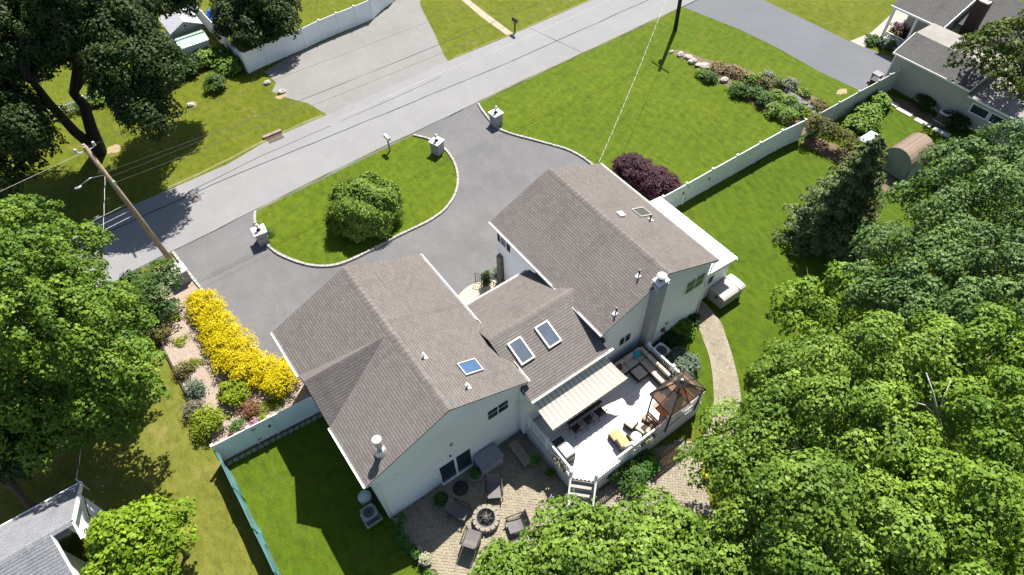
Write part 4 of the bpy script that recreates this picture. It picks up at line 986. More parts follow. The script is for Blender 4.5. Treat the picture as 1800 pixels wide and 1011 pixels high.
# stairs off the cut corner
m_ = MB(); dirv = Vector((-.715, -.70, 0)); sid = Vector((.70, -.715, 0)); mid = Vector((9.55, 8.385, 0))
for k in range(4):
    c = mid+dirv*(.16+.29*k); z = DZ-.26*(k+1); m_.obox((c.x, c.y, z), (.29, 1.12, .05), math.atan2(-dirv.y, -dirv.x)); c2 = mid+dirv*(.03+.29*k); m_.obox((c2.x, c2.y, z+.12), (.02, 1.12, .21), math.atan2(-dirv.y, -dirv.x))
m_.build('stairs', mat('grey_tread', (.28, .265, .25), .7, .1, 4), deck)
for s in (-1, 1):
    a = mid+sid*s*.60; b = a+dirv*1.25; railing([(a.x, a.y, DZ), (b.x, b.y, .32)], .9)
MB().obox((9.6, 8.33, .5), (.05, 1.15, 1.0), PI/4).build('stair_skirt', SKIRT, deck)
# ------------------------------------------------------------------ awning
t = thing('awning', 'tan and white striped retractable awning over the deck dining table', 'awning', (11.6, 12.1, 0))
def awning_mat():
    mt, tr, b = nodes('striped_canvas'); uv = tr.nodes.new('ShaderNodeTexCoord').outputs['UV']; sp = tr.nodes.new('ShaderNodeSeparateXYZ'); tr.links.new(uv, sp.inputs[0])
    mu = tr.nodes.new('ShaderNodeMath'); mu.operation = 'FRACT'; tr.links.new(sp.outputs[0], mu.inputs[0])
    cr = tr.nodes.new('ShaderNodeValToRGB'); cr.color_ramp.interpolation = 'CONSTANT'; tr.links.new(mu.outputs[0], cr.inputs[0]); e = cr.color_ramp.elements
    e[0].color = (.60, .56, .49, 1); e[1].position = .50; e[1].color = (.27, .215, .165, 1)
    for p, c in ((.58, (.50, .44, .37)), (.80, (.30, .24, .19)), (.87, (.56, .50, .43)), (.93, (.36, .29, .23)), (.97, (.66, .62, .55))): x = e.new(p); x.color = (*c, 1)
    tr.links.new(cr.outputs[0], b.inputs['Base Color']); b.inputs['Roughness'].default_value = .85; b.inputs['Specular IOR Level'].default_value = .1
    return mt
AW = awning_mat(); A0, A1, AZ, AY = 9.25, 13.78, 4.0, 11.98; F0, F1, FZ, FY = 9.40, 14.20, 3.22, 10.66
m_ = MB(); n = 40; k2 = 8
for i in range(n):
    for j in range(k2):
        P_ = []
        for a, b in ((i, j), (i+1, j), (i+1, j+1), (i, j+1)):
            s, q = a/n, b/k2; sg = -.06*math.sin(PI*q); P_.append((A0+(A1-A0)*s+(F0-A0)*q*(1-s)+(F1-A1)*q*s, AY+(FY-AY)*q, AZ+(FZ-AZ)*q+sg))
        m_.face(P_[::-1], [(i/n*17, 0), (i/n*17, 1), ((i+1)/n*17, 1), ((i+1)/n*17, 0)], False)
        m_.uv[-1] = [(i/n*17, 1), ((i+1)/n*17, 1), ((i+1)/n*17, 0), (i/n*17, 0)]
for i in range(80):
    a, b = F0+(F1-F0)*i/80, F0+(F1-F0)*(i+1)/80; w0 = .16+.05*abs(math.sin(PI*i/80*17)); w1 = .16+.05*abs(math.sin(PI*(i+1)/80*17))
    m_.face([(a, FY, FZ), (a, FY-.02, FZ-w0), (b, FY-.02, FZ-w1), (b, FY, FZ)], [(i/80*17, 0), (i/80*17, 1), ((i+1)/80*17, 1), ((i+1)/80*17, 0)])
m_.build('canopy', AW, t)
MB().bar((F0, FY+.03, FZ-.03), (F1, FY+.03, FZ-.03), .06, .07).build('front_bar', TRIM, t); MB().bar((A0, 12.05, AZ+.03), (A1, 12.05, AZ+.03), .16, .16).build('cassette', TRIM, t)
for x in (10.2, 12.9):
    MB().tube([(x, 12.0, AZ-.08), (x+.5, 11.4, AZ-.42), (x, FY+.05, FZ-.08)], .03, 6).build('arm', TRIM, t)
# ------------------------------------------------------------------ dining set under the awning
t = thing('dining_table', 'long dark dining table under the striped awning', 'table', (11.7, 11.25, DZ)); IRON = mat('dark_iron', (.022, .02, .018), .5, .2, 8)
m_ = MB(); m_.box(10.6, 12.8, 10.8, 11.7, DZ+.70, DZ+.74); m_.build('tabletop', IRON, t, .01)
for x in (10.72, 12.68):
    for y in (10.9, 11.6): MB().tube([(x, y, DZ), (x, y, DZ+.7)], .03, 6).build('leg', IRON, t)
def iron_chair(t):
    m_ = MB(); m_.box(-.23, .23, -.22, .22, .42, .46); m_.build('seat', IRON, t, .01, True)
    m_ = MB()
    for k in range(7): m_.tube([(-.21+.07*k, .22, .46), (-.21+.07*k, .27, .92)], .010, 5)
    m_.tube([(-.24, .27, .92), (0, .30, .98), (.24, .27, .92)], .018, 6); m_.build('backrest', IRON, t, 0, True)
    for sx in (-1, 1):
        for sy in (-1, 1): MB().tube([(sx*.21, sy*.2, .42), (sx*.24, sy*.24, 0)], .016, 5).build('leg', IRON, t, 0, True)
        MB().tube([(sx*.25, -.2, .42), (sx*.27, -.2, .64), (sx*.27, .2, .66), (sx*.24, .27, .7)], .014, 5).build('armrest', IRON, t, 0, True)
pos = [(10.9, 10.55, PI, 'black iron chair at the near side of the dining table, closest to the grill'), (11.7, 10.55, PI, 'black iron chair at the middle of the near side of the dining table'), (12.45, 10.55, PI, 'black iron chair at the near side of the dining table, closest to the sofa'),
       (11.2, 11.95, 0, 'black iron chair between the house wall and the dining table, left one'), (12.2, 11.95, 0, 'black iron chair between the house wall and the dining table, right one')]
for i, (x, y, rz, lb) in enumerate(pos):
    if i == 0: proto = thing('dining_chair', lb, 'chair', (x, y, DZ), rz, 'iron chairs round the dining table'); iron_chair(proto)
    else: c = copy_tree(proto); c.location = (x, y, DZ); c.rotation_euler = (0, 0, rz); c['label'] = lb
# ------------------------------------------------------------------ grill
t = thing('gas_grill', 'gas grill with a stainless lid against the left deck railing', 'grill', (9.55, 9.75, DZ)); STEEL = mat('brushed_steel', (.46, .46, .47), .32, .12, 9, metal=.75)
m_ = MB(); m_.box(9.34, 9.9, 9.42, 10.38, DZ+.05, DZ+.72); m_.build('cabinet', BLACKM, t, .01); m_ = MB(); m_.box(9.33, 9.92, 9.46, 10.1, DZ+.72, DZ+.95); m_.build('lid', STEEL, t, .05); m_ = MB(); m_.box(9.36, 9.92, 10.14, 10.62, DZ+.70, DZ+.75); m_.build('side_shelf', BLACKM, t, .01)
MB().tube([(9.95, 9.55, DZ+.82), (9.95, 10.02, DZ+.82)], .015, 6).build('handle', STEEL, t)
# ------------------------------------------------------------------ sectional sofa
CUSH = mat('taupe_cushion', (.47, .40, .33), .9, .1, 3, .15, 40, .2); BEI = mat('beige_cushion', (.52, .44, .35), .9, .1, 3, .15, 40)
sofa = thing('sectional_sofa', 'L-shaped dark wicker sofa with taupe cushions in the deck corner under the house wall', 'sofa', (16.2, 11.8, DZ))
m_ = MB(); m_.box(14.55, 16.9, 11.55, 12.3, DZ+.03, DZ+.30); m_.box(16.15, 16.9, 9.75, 11.55, DZ+.03, DZ+.30); m_.build('base', DARK, sofa, .02)
m_ = MB(); m_.box(14.55, 16.9, 12.16, 12.32, DZ+.3, DZ+.66); m_.box(16.76, 16.92, 9.75, 12.16, DZ+.3, DZ+.66); m_.box(14.55, 14.66, 11.55, 12.16, DZ+.3, DZ+.56); m_.box(16.15, 16.76, 9.75, 9.86, DZ+.3, DZ+.56); m_.build('back_frame', DARK, sofa, .02)
def cushion(x0, x1, y0, y1, z0, z1, nm, mt, par, rx=0, ry=0, bev=.05):
    m_ = MB(); m_.obox(((x0+x1)/2, (y0+y1)/2, (z0+z1)/2), (x1-x0, y1-y0, z1-z0), 0, rx, ry); return m_.build(nm, mt, par, bev, seg=3)
for a, b in ((14.68, 15.38), (15.40, 16.13)): cushion(a, b, 11.55, 12.0, DZ+.3, DZ+.45, 'seat_cushion', CUSH, sofa); cushion(a, b, 11.98, 12.15, DZ+.42, DZ+.80, 'back_cushion', CUSH, sofa, -.18)
cushion(16.15, 16.60, 11.57, 12.0, DZ+.3, DZ+.45, 'seat_cushion', CUSH, sofa); cushion(16.15, 16.6, 11.98, 12.15, DZ+.42, DZ+.80, 'back_cushion', CUSH, sofa, -.18)
for a, b in ((9.88, 10.70), (10.72, 11.55)): cushion(16.15, 16.60, a, b, DZ+.3, DZ+.45, 'seat_cushion', CUSH, sofa); cushion(16.58, 16.76, a, b, DZ+.42, DZ+.82, 'back_cushion', BEI, sofa, 0, -.2)
cushion(16.58, 16.76, 11.57, 12.1, DZ+.42, DZ+.80, 'back_cushion', CUSH, sofa, 0, -.18)
o = cushion(16.0, 16.45, 11.86, 12.0, DZ+.45, DZ+.86, 'throw_pillow', mat('turquoise_cloth', (.03, .30, .40), .85, .1, 4), None, -.35, 0, .055); tag(o, 'turquoise throw pillow in the corner of the sectional sofa', 'pillow')
o = cushion(14.72, 15.08, 11.80, 11.93, DZ+.45, DZ+.80, 'throw_pillow', mat('maroon_cloth', (.09, .025, .02), .85, .1, 4), None, -.35, 0, .05); tag(o, 'dark maroon throw pillow at the house end of the sectional sofa', 'pillow')
t = thing('ottoman', 'square wicker ottoman with a taupe cushion in the angle of the sectional sofa', 'ottoman', (15.72, 11.15, DZ)); m_ = MB(); m_.box(15.36, 16.06, 10.78, 11.48, DZ+.03, DZ+.30); m_.build('base', DARK, t, .02); cushion(15.38, 16.04, 10.80, 11.46, DZ+.3, DZ+.42, 'seat_cushion', CUSH, t)
t = thing('side_table', 'small grey-topped side table at the end of the sectional sofa', 'table', (16.55, 9.45, DZ)); m_ = MB(); m_.box(16.25, 16.85, 9.2, 9.68, DZ+.42, DZ+.46); m_.build('tabletop', mat('grey_top', (.35, .36, .37), .3, .05), t, .01); m_ = MB(); m_.box(16.28, 16.82, 9.23, 9.65, DZ+.02, DZ+.42); m_.build('base', DARK, t, .01)
# ------------------------------------------------------------------ grill gazebo with a bronze glazed roof
def amber_mat():
    mt, tr, b = nodes('bronze_polycarbonate'); co = coords(tr, 'Position'); f_ = noise(tr, co, 2, 2)
    tr.links.new(mixc(tr, f_, (.085, .068, .058), (.12, .09, .074)), b.inputs['Base Color']); b.inputs['Roughness'].default_value = .16; b.inputs['Specular IOR Level'].default_value = .8
    tp = tr.nodes.new('ShaderNodeBsdfTransparent'); tp.inputs[0].default_value = (.42, .24, .13, 1); ms = tr.nodes.new('ShaderNodeMixShader'); ms.inputs[0].default_value = .27
    tr.links.new(b.outputs[0], ms.inputs[1]); tr.links.new(tp.outputs[0], ms.inputs[2]); tr.links.new(ms.outputs[0], tr.nodes['Material Output'].inputs[0]); return mt
AMB = amber_mat(); GX0, GX1, GY0, GY1, GZ = 14.38, 16.75, 7.80, 9.26, 3.4
gz = thing('grill_gazebo', 'small black-framed grill gazebo with a bronze see-through roof at the deck corner', 'gazebo', (15.56, 8.53, DZ)); gcx, gcy = (GX0+GX1)/2, (GY0+GY1)/2
m_ = MB(); tz = GZ+.80; e = .26
ring = [(GX0, GY0), (GX1, GY0), (GX1, GY1), (GX0, GY1)]; top = [(gcx-e, gcy-e*.7), (gcx+e, gcy-e*.7), (gcx+e, gcy+e*.7), (gcx-e, gcy+e*.7)]
for i in range(4): j = (i+1) % 4; m_.face([(*ring[i], GZ), (*ring[j], GZ), (*top[j], tz), (*top[i], tz)])
m_.build('roof_panel', AMB, gz)
m_ = MB()
for i in range(4):
    j = (i+1) % 4; m_.bar((*ring[i], GZ+.02), (*top[i], tz+.02), .05, .04); m_.bar((*ring[i], GZ-.02), (*ring[j], GZ-.02), .06, .07)
    a = Vector((*ring[i], GZ)).lerp(Vector((*ring[j], GZ)), .5); b = Vector((*top[i], tz)).lerp(Vector((*top[j], tz)), .5); m_.bar(a+Vector((0, 0, .01)), b+Vector((0, 0, .01)), .03, .03)
    ii = Vector((*ring[i], GZ-.05)).lerp(Vector((gcx, gcy, GZ-.05)), .12); m_.bar(Vector((ii.x, ii.y, DZ)), Vector((ii.x, ii.y, GZ-.03)), .06, .06)
m_.build('frame', mat('matt_black', (.014, .013, .013), .85, .15, 3, spec=.15), gz)
m_ = MB(); b2 = [(gcx-e*1.25, gcy-e), (gcx+e*1.25, gcy-e), (gcx+e*1.25, gcy+e), (gcx-e*1.25, gcy+e)]
for i in range(4): j = (i+1) % 4; m_.face([(*b2[i], tz+.10), (*b2[j], tz+.10), (gcx, gcy, tz+.34)])
m_.build('vent_roof', mat('dark_bronze', (.035, .03, .028), .35, .15), gz); MB().lathe((gcx, gcy, tz+.33), [(.07, 0), (.07, .05), (.03, .1), (.001, .11)], 10).build('finial', TRIM, gz)
BARW = mat('bar_wood', (.27, .12, .045), .55, .2, 5, .3, 16)
m_ = MB(); m_.box(14.6, 14.95, 8.0, 9.1, DZ+.9, DZ+.95); m_.build('bar_shelf', BARW, gz, .01); m_ = MB(); m_.box(16.15, 16.5, 8.0, 9.1, DZ+.9, DZ+.95); m_.build('bar_shelf', BARW, gz, .01)
t = thing('bar_grill', 'dark barbecue standing under the bronze gazebo roof', 'grill', (15.55, 8.55, DZ)); m_ = MB(); m_.box(15.1, 16.05, 8.3, 8.85, DZ+.05, DZ+.85); m_.build('cabinet', BARW, t, .02); m_ = MB(); m_.box(15.12, 16.03, 8.3, 8.85, DZ+.85, DZ+1.1); m_.build('lid', BLACKM, t, .08)
t = thing('bench', 'slatted brown bench on the deck beside the gazebo post', 'bench', (14.05, 8.55, DZ)); m_ = MB()
for k in range(4): m_.box(13.88+k*.09, 13.95+k*.09, 7.98+.15, 9.05, DZ+.44, DZ+.47)
m_.build('seat', BARW, t); m_ = MB(); m_.box(14.24, 14.29, 8.13, 9.05, DZ+.5, DZ+.62); m_.box(14.26, 14.31, 8.13, 9.05, DZ+.70, DZ+.82); m_.build('backrest', BARW, t)
for y in (8.2, 8.98): m_ = MB(); m_.box(13.9, 13.95, y-.03, y+.03, DZ, DZ+.44); m_.box(14.22, 14.27, y-.03, y+.03, DZ, DZ+.82); m_.build('leg', BARW, t)
# ------------------------------------------------------------------ lounge chairs, round table
ORANGE = mat('tan_cushion', (.50, .30, .14), .85, .12, 3, .15, 40); CREAM = mat('cream_cushion', (.60, .48, .33), .85, .1, 3)
def lounge(x, y, rz, lb, mt):
    t = thing('lounge_chair', lb, 'armchair', (x, y, DZ), rz, 'wicker lounge chairs at the near deck railing')
    m_ = MB(); m_.box(-.36, .36, -.36, .36, .04, .28); m_.box(-.36, .36, .28, .38, .28, .78); m_.box(-.38, -.28, -.36, .28, .28, .56); m_.box(.28, .38, -.36, .28, .28, .56); m_.build('frame', DARK, t, .02, True)
    m_ = MB(); m_.box(-.27, .27, -.38, .2, .28, .43); m_.build('seat_cushion', mt, t, .04, True, 3); m_ = MB(); m_.obox((0, .21, .62), (.54, .15, .44), 0, -.2); m_.build('back_cushion', CREAM, t, .05, True, 3)
    return t
def footstool(x, y, rz, lb, mt):
    t = thing('footstool', lb, 'footstool', (x, y, DZ), rz, 'wicker footstools at the lounge chairs'); m_ = MB(); m_.box(-.3, .3, -.26, .26, .04, .28); m_.build('frame', DARK, t, .02, True); m_ = MB(); m_.box(-.29, .29, -.25, .25, .28, .40); m_.build('cushion', mt, t, .04, True, 3)
lounge(12.33, 8.50, PI-.15, 'wicker lounge chair with orange-tan cushions, nearest the deck stairs', ORANGE); footstool(12.30, 9.13, -.1, 'footstool with an orange-tan cushion in front of the lounge chair nearest the stairs', ORANGE)
lounge(13.62, 8.52, PI+.25, 'wicker lounge chair with cream cushions beside the slatted bench', CREAM); footstool(13.38, 9.2, .2, 'footstool with a pale cream cushion in front of the lounge chair by the bench', mat('pale_cushion', (.56, .44, .36), .85, .08, 3))
t = thing('round_table', 'small round glass-topped table between the two lounge chairs', 'table', (12.98, 8.42, DZ)); m_ = MB(); m_.lathe((12.98, 8.42, DZ+.5), [(.27, 0), (.28, .015), (.27, .03), (.001, .03)], 24); m_.build('tabletop', mat('pale_glass_top', (.50, .60, .62), .15, .05), t)
for k in range(3): a = 2*PI*k/3; MB().tube([(12.98+.2*math.cos(a), 8.42+.2*math.sin(a), DZ), (12.98+.1*math.cos(a), 8.42+.1*math.sin(a), DZ+.25), (12.98+.22*math.cos(a), 8.42+.22*math.sin(a), DZ+.5)], .014, 5).build('leg', IRON, t)
def flowerbox(x, y, z, lx, ly, lb, seed):
    t = thing('flower_box', lb, 'planter', (x, y, z), 0, 'flower boxes hooked on the deck railing'); m_ = MB(); m_.box(x-lx/2, x+lx/2, y-ly/2, y+ly/2, z, z+.18); m_.build('trough', mat('dark_trough', (.05, .045, .035), .8, .2), t, .01)
    crown('flowers', [(x, y, z+.2, lx/2, ly/2, .12)], leafmat('flower_leaves', (.05, .11, .02), (.45, .42, .30), .2), t, (x, y, z), .07, 160, .14, seed=seed)
flowerbox(9.02, 9.6, DZ+.35, .16, .9, 'flower box on the left deck railing beside the grill', 41); flowerbox(13.3, 7.92, DZ+.40, .9, .16, 'flower box on the near deck railing behind the lounge chairs', 42)
# ------------------------------------------------------------------ patio
SLING = mat('grey_sling', (.115, .105, .105), .7, .12, 6, .2, 40); FRAME = mat('brown_frame', (.04, .033, .03), .45, .15)
def sling_chair(t):
    m_ = MB(); L = [(-.30, -.10, 0)]
    prof = [(-.36, .40), (-.2, .375), (.1, .35), (.26, .37), (.36, .55), (.46, .80), (.52, 1.0)]
    w = .29
    for (y0, z0), (y1, z1) in zip(prof[:4], prof[1:4]): m_.face([(-w, y0, z0), (w, y0, z0), (w, y1, z1), (-w, y1, z1)], None, False)
    o = m_.build('seat', SLING, t, 0, True); o.modifiers.new('t', 'SOLIDIFY').thickness = .02
    m_ = MB()
    for (y0, z0), (y1, z1) in zip(prof[3:], prof[4:]): m_.face([(-w, y0, z0), (w, y0, z0), (w, y1, z1), (-w, y1, z1)], None, False)
    o = m_.build('backrest', SLING, t, 0, True); o.modifiers.new('t', 'SOLIDIFY').thickness = .02
    for s in (-1, 1):
        x = s*.32
        MB().tube([(x, y, z) for y, z in prof], .02, 6).build('side_frame', FRAME, t, 0, True)
        MB().tube([(x, -.30, .39), (x+s*.03, -.36, .60), (x+s*.04, -.1, .62), (x+s*.03, .40, .66)], .028, 6).build('armrest', FRAME, t, 0, True)
        MB().tube([(x, -.30, .40), (x+s*.02, -.40, .02)], .022, 6).build('leg', FRAME, t, 0, True); MB().tube([(x, .22, .38), (x+s*.02, .46, .02)], .022, 6).build('leg', FRAME, t, 0, True)
for i, (x, y, rz, lb) in enumerate([(5.98, 10.85, -.55, 'grey sling patio chair between the fire pit and the grey deck box'), (4.02, 10.98, .55, 'grey sling patio chair between the fire pit and the house wall'),
        (3.78, 9.55, 2.2, 'grey sling patio chair at the open lawn side of the fire pit, half in sun'), (5.85, 8.82, -1.85, 'grey sling patio chair beside the overhanging tree at the fire pit')]):
    if i == 0: proto = thing('patio_chair', lb, 'chair', (x, y, .02), rz, 'grey sling chairs round the fire pit'); sling_chair(proto); proto.scale = (1.13, 1.13, 1.05)
    else: c = copy_tree(proto); c.location = (x, y, .02); c.rotation_euler = (0, 0, rz); c['label'] = lb
t = thing('fire_pit', 'round stone fire pit with a black bowl and wire screen on the patio', 'fire pit', (4.88, 9.98, 0)); fp = (4.88, 9.98); m_ = MB(); r = random.Random(2)
for k in range(14):
    a = 2*PI*k/14
    for lv in range(2): m_.obox((fp[0]+.56*math.cos(a+lv*.22), fp[1]+.56*math.sin(a+lv*.22), .13+lv*.19), (.21, .23, .18), a+lv*.22)
m_.build('stone_ring', mat('pit_stone', (.235, .21, .17), .9, .2, 8, .4, 16), t, .02)
m_ = MB(); m_.lathe((*fp, .1), [(.001, .1), (.15, .1), (.36, .2), (.46, .31), (.48, .31), (.47, .28)], 24, True, False); m_.build('fire_bowl', BLACKM, t)
m_ = MB()
for k in range(6): a = k*1.1; m_.tube([(fp[0]+.30*math.cos(a), fp[1]+.3*math.sin(a), .33), (fp[0]-.2*math.cos(a+.5), fp[1]-.2*math.sin(a+.5), .40+.02*k)], .045, 6)
m_.build('logs', mat('charred_wood', (.06, .05, .045), .9, .3, 10), t)
m_ = MB()
for k in range(4): a = PI*k/4; m_.tube([(fp[0]+.46*math.cos(a)*c, fp[1]+.46*math.sin(a)*c, .42+.16*(1-c*c)) for c in (-1, -.6, -.2, .2, .6, 1)],   .004, 4)
m_.tube([(fp[0]+.46*math.cos(2*PI*k/20), fp[1]+.46*math.sin(2*PI*k/20), .42) for k in range(21)], .012, 5); m_.build('screen', mat('screen_wire', (.30, .29, .28), .4, .1, metal=.5), t)
t = thing('deck_box', 'grey plastic storage box with sloping lid against the rear house wall', 'storage box', (6.65, 12.2, 0)); BOXG = mat('box_grey', (.44, .44, .43), .6, .05, 2); m_ = MB(); m_.box(6.0, 7.28, 11.9, 12.66, .03, .80); m_.build('body', BOXG, t, .03)
m_ = MB(); m_.add([(5.96, 11.84, .82), (7.32, 11.84, .82), (7.32, 12.7, .98), (5.96, 12.7, .98), (5.96, 11.84, .88), (7.32, 11.84, .88), (7.32, 12.7, 1.04), (5.96, 12.7, 1.04)], [(3,2,1,0),(4,5,6,7),(0,1,5,4),(1,2,6,5),(2,3,7,6),(3,0,4,7)]); m_.build('lid', mat('lid_grey', (.20, .20, .22), .5, .08, 3), t, .015)
t = thing('storage_bin', 'large cream resin storage shed standing at the rear corner by the curved path', 'storage shed', (24.3, 12.6, 0)); CRM = mat('cream_resin', (.33, .305, .27), .55, .05, 2); m_ = MB(); m_.box(23.45, 25.2, 12.05, 13.15, .03, 1.0)
m_.build('body', CRM, t, .05); m_ = MB(); ys_ = [(11.98, 1.0), (12.12, 1.07), (12.6, 1.10), (13.08, 1.07), (13.22, 1.0)]
for (y0, z0), (y1, z1) in zip(ys_, ys_[1:]): m_.add([(23.38, y0, z0-.06), (25.28, y0, z0-.06), (25.28, y1, z1-.06), (23.38, y1, z1-.06), (23.38, y0, z0), (25.28, y0, z0), (25.28, y1, z1), (23.38, y1, z1)], [(3,2,1,0),(4,5,6,7),(0,1,5,4),(1,2,6,5),(2,3,7,6),(3,0,4,7)])
m_.box(24.75, 24.80, 11.99, 13.2, 1.03, 1.107); m_.build('lid', CRM, t); MB().box(23.36, 23.39, 12.5, 12.62, .7, .9).build('latch', BLACKM, t)
# air conditioners
def ac_unit(x, y, rz, lb, s=.40, h=.75, body=mat('ac_beige', (.42, .40, .36), .5, .08, 4)):
    t = thing('air_conditioner', lb, 'air conditioner', (x, y, 0), rz); m_ = MB(); m_.box(-s, s, -s, s, .06, h-.05)
    for k in range(14): m_.box(-s-.008, s+.008, -s-.008, s+.008, .1+k*.042, .118+k*.042)
    m_.build('cabinet', mat('ac_dark', (.10, .10, .095), .6, .1), t, 0, True); m_ = MB(); rg = []
    n = 24; o = [(s*1.03*max(-1, min(1, 1.3*math.cos(2*PI*k/n))), s*1.03*max(-1, min(1, 1.3*math.sin(2*PI*k/n)))) for k in range(n)]; i_ = [(s*.78*math.cos(2*PI*k/n), s*.78*math.sin(2*PI*k/n)) for k in range(n)]
    for k in range(n):
        j = (k+1) % n; m_.face([(*o[k], h), (*o[j], h), (*i_[j], h), (*i_[k], h)]); m_.face([(*o[k], h-.07), (*o[j], h-.07), (*o[j], h), (*o[k], h)]); m_.face([(*i_[k], h), (*i_[j], h), (*i_[j], h-.1), (*i_[k], h-.1)])
    m_.build('top', body, t, 0, True); m_ = MB(); m_.lathe((0, 0, h-.1), [(.09, 0), (.09, .06), (.001, .07)], 12)
    for k in range(4): a = PI/2*k; m_.obox((.19*math.cos(a), .19*math.sin(a), h-.12), (.24, .12, .012), a, .3)
    m_.build('fan', BLACKM, t, 0, True); m_ = MB()
    for k in range(5): q = s*.78*(k+1)/5; m_.tube([(q*math.cos(2*PI*i/20), q*math.sin(2*PI*i/20), h+.008) for i in range(21)], .004, 4, False)
    m_.build('grille', BLACKM, t, 0, True); MB().box(-s-.08, s+.08, -s-.08, s+.08, .0, .06).build('pad', CONC, t, 0, True)
ac_unit(.42, 13.45, 0, 'air conditioner beside the left house wall in the shaded lawn', .34, .7, mat('ac_grey', (.27, .26, .24), .6)); ac_unit(18.2, 11.8, .1, 'air conditioner on the ground below the right deck railing', .40, .7, mat('ac_white', (.60, .60, .59), .5)); ac_unit(*g2(1656, 212), .0, 'air conditioner with a white rim by the neighbouring beige wall', .42, .8, mat('ac_white', (.60, .60, .59), .5))
m_ = MB(); m_.lathe((.62, 14.35, .5), [(.30, -.48), (.32, 0), (.33, .02), (.001, .06)], 20); tag(m_.build('water_barrel', mat('barrel_lid', (.55, .57, .58), .5)), 'pale round lidded barrel behind the left air conditioner', 'barrel')
# planters
def pot(x, y, lb, r_, h, mt, lobes=None, seed=0, leafc=None, group='potted plants on the patio'):
    t = thing('flower_pot', lb, 'planter', (x, y, .02), 0, group); m_ = MB(); m_.lathe((x, y, .02), [(r_*.7, 0), (r_*.95, h*.85), (r_*1.05, h*.88), (r_*1.05, h), (r_*.92, h), (r_*.9, h-.06), (.001, h-.06)], 18); m_.build('pot', mt, t)
    crown('foliage', [(x, y, h+.08, r_*.85, r_*.85, .2)], leafc or PLANTL, t, (x, y, .02), .10, 110, .16, seed=seed)
PLANTL = leafmat('pot_leaves', (.03, .085, .012), (.07, .17, .02), .2); DARKPOT = mat('dark_pot', (.05, .045, .04), .6, .2, 5); TERRA = mat('clay_pot', (.25, .17, .12), .8, .15, 5); CREAMP = mat('cream_pot', (.52, .47, .38), .7, .1)
pot(3.62, 12.05, 'dark round pot of green leaves left of the sliding door', .36, .40, DARKPOT, seed=1); pot(5.72, 12.12, 'wide pale-rimmed pot of leaves right of the sliding door', .38, .38, mat('grey_pot', (.32, .31, .30), .7), seed=2)
pot(8.55, 10.95, 'pot with a bushy bright green plant against the left deck skirt', .26, .35, TERRA, seed=3, leafc=leafmat('lush_pot', (.03, .16, .012), (.06, .26, .02), .2)); pot(8.75, 9.95, 'clay pot with sparse stems near the deck stairs', .25, .34, TERRA, seed=4)
pot(1.34, 10.55, 'cream pot at the patio edge, farther of two touching pots', .26, .40, CREAMP, seed=5); pot(1.52, 10.05, 'cream pot full of pale flowers, nearer of two touching pots', .28, .40, CREAMP, seed=6, leafc=leafmat('pale_flowers', (.10, .14, .05), (.5, .48, .36), .2)); pot(1.42, 9.3, 'pot with yellow-green leaves at the near left corner of the patio', .26, .38, TERRA, seed=7)
pot(1.62, 12.4, 'small pot at the left rear corner of the house', .15, .3, CREAMP, seed=8)
for i, (x, y) in enumerate(((1.15, 12.1), (1.1, 11.6), (1.12, 11.15))): plant('edging_plant', ('dark leafy plant', 'trailing green plant', 'grassy plant')[i]+' on the left edge of the patio', 'plant', [(x, y, .2, .25, .3, .25)], PLANTL, 'plants on the left patio edge', .14, 60, .2, 60+i, stem_r=.01)
m_ = MB(); m_.lathe((4.75, 12.05, .03), [(.36, 0), (.40, .04), (.36, .06), (.001, .07)], 20); tag(m_.build('door_mat', mat('dark_mat', (.04, .035, .035), .95, .2, 8)), 'round dark mat in front of the sliding door', 'mat')
t = thing('garden_bench', 'low dark wooden bench in the shade between the house and the deck', 'bench', (8.2, 11.7, 0)); m_ = MB()
for k in range(4): m_.obox((7.98+.13*k, 11.65, .45), (.11, 1.45, .04))
m_.build('seat', WOODG, t)
for y in (11.1, 12.2): MB().box(7.95, 8.42, y-.04, y+.04, .02, .43).build('leg', WOODG, t)
m_ = MB(); r = random.Random(4)
t = thing('garden_ornament', 'small metal garden ornament standing in the patio sun near the stairs', 'ornament', (7.95, 8.85, 0)); m_.tube([(7.95, 8.85, 0), (7.95, 8.85, .62)], .02, 6); m_.obox((7.95, 8.85, .66), (.26, .04, .16), .5); m_.obox((8.05, 8.85, .5), (.2, .03, .1), -.4); m_.build('stake', mat('tarnished', (.16, .13, .12), .5), t)
# ------------------------------------------------------------------ neighbouring buildings
ROOFG = shingle('grey_shingle', (.105, .102, .098), (.13, .126, .12)); ROOFB = shingle('blue_grey_shingle', (.20, .205, .22), (.25, .255, .27)); BEIGEW = mat('beige_siding', (.40, .38, .32), .55, .05, 1)
FLATROOF = mat('weathered_felt', (.24, .22, .20), .9, .15, 1.2, .3, 10)
nh = thing('neighbour_house', 'beige-sided house with grey roofs and a dark brick chimney, top right', 'house', (55, 18, 0))
m_ = MB(); slope(m_, (50.75, 20.25, 2.85), (50.75, 13.95, 2.85), (53.0, 20.25, 3.75), (53.0, 13.95, 3.75)); m_.build('roof', ROOFG, nh)
m_ = MB(); m_.add([(53.0, 13.95, 3.76), (55.4, 13.95, 3.70), (55.4, 20.25, 3.70), (53.0, 20.25, 3.76), (53.0, 13.95, 3.6), (55.4, 13.95, 3.5), (55.4, 20.25, 3.5), (53, 20.25, 3.6)], [(0,1,2,3),(7,6,5,4),(0,4,5,1),(2,6,7,3),(1,5,6,2)]); m_.build('flat_roof', FLATROOF, nh)
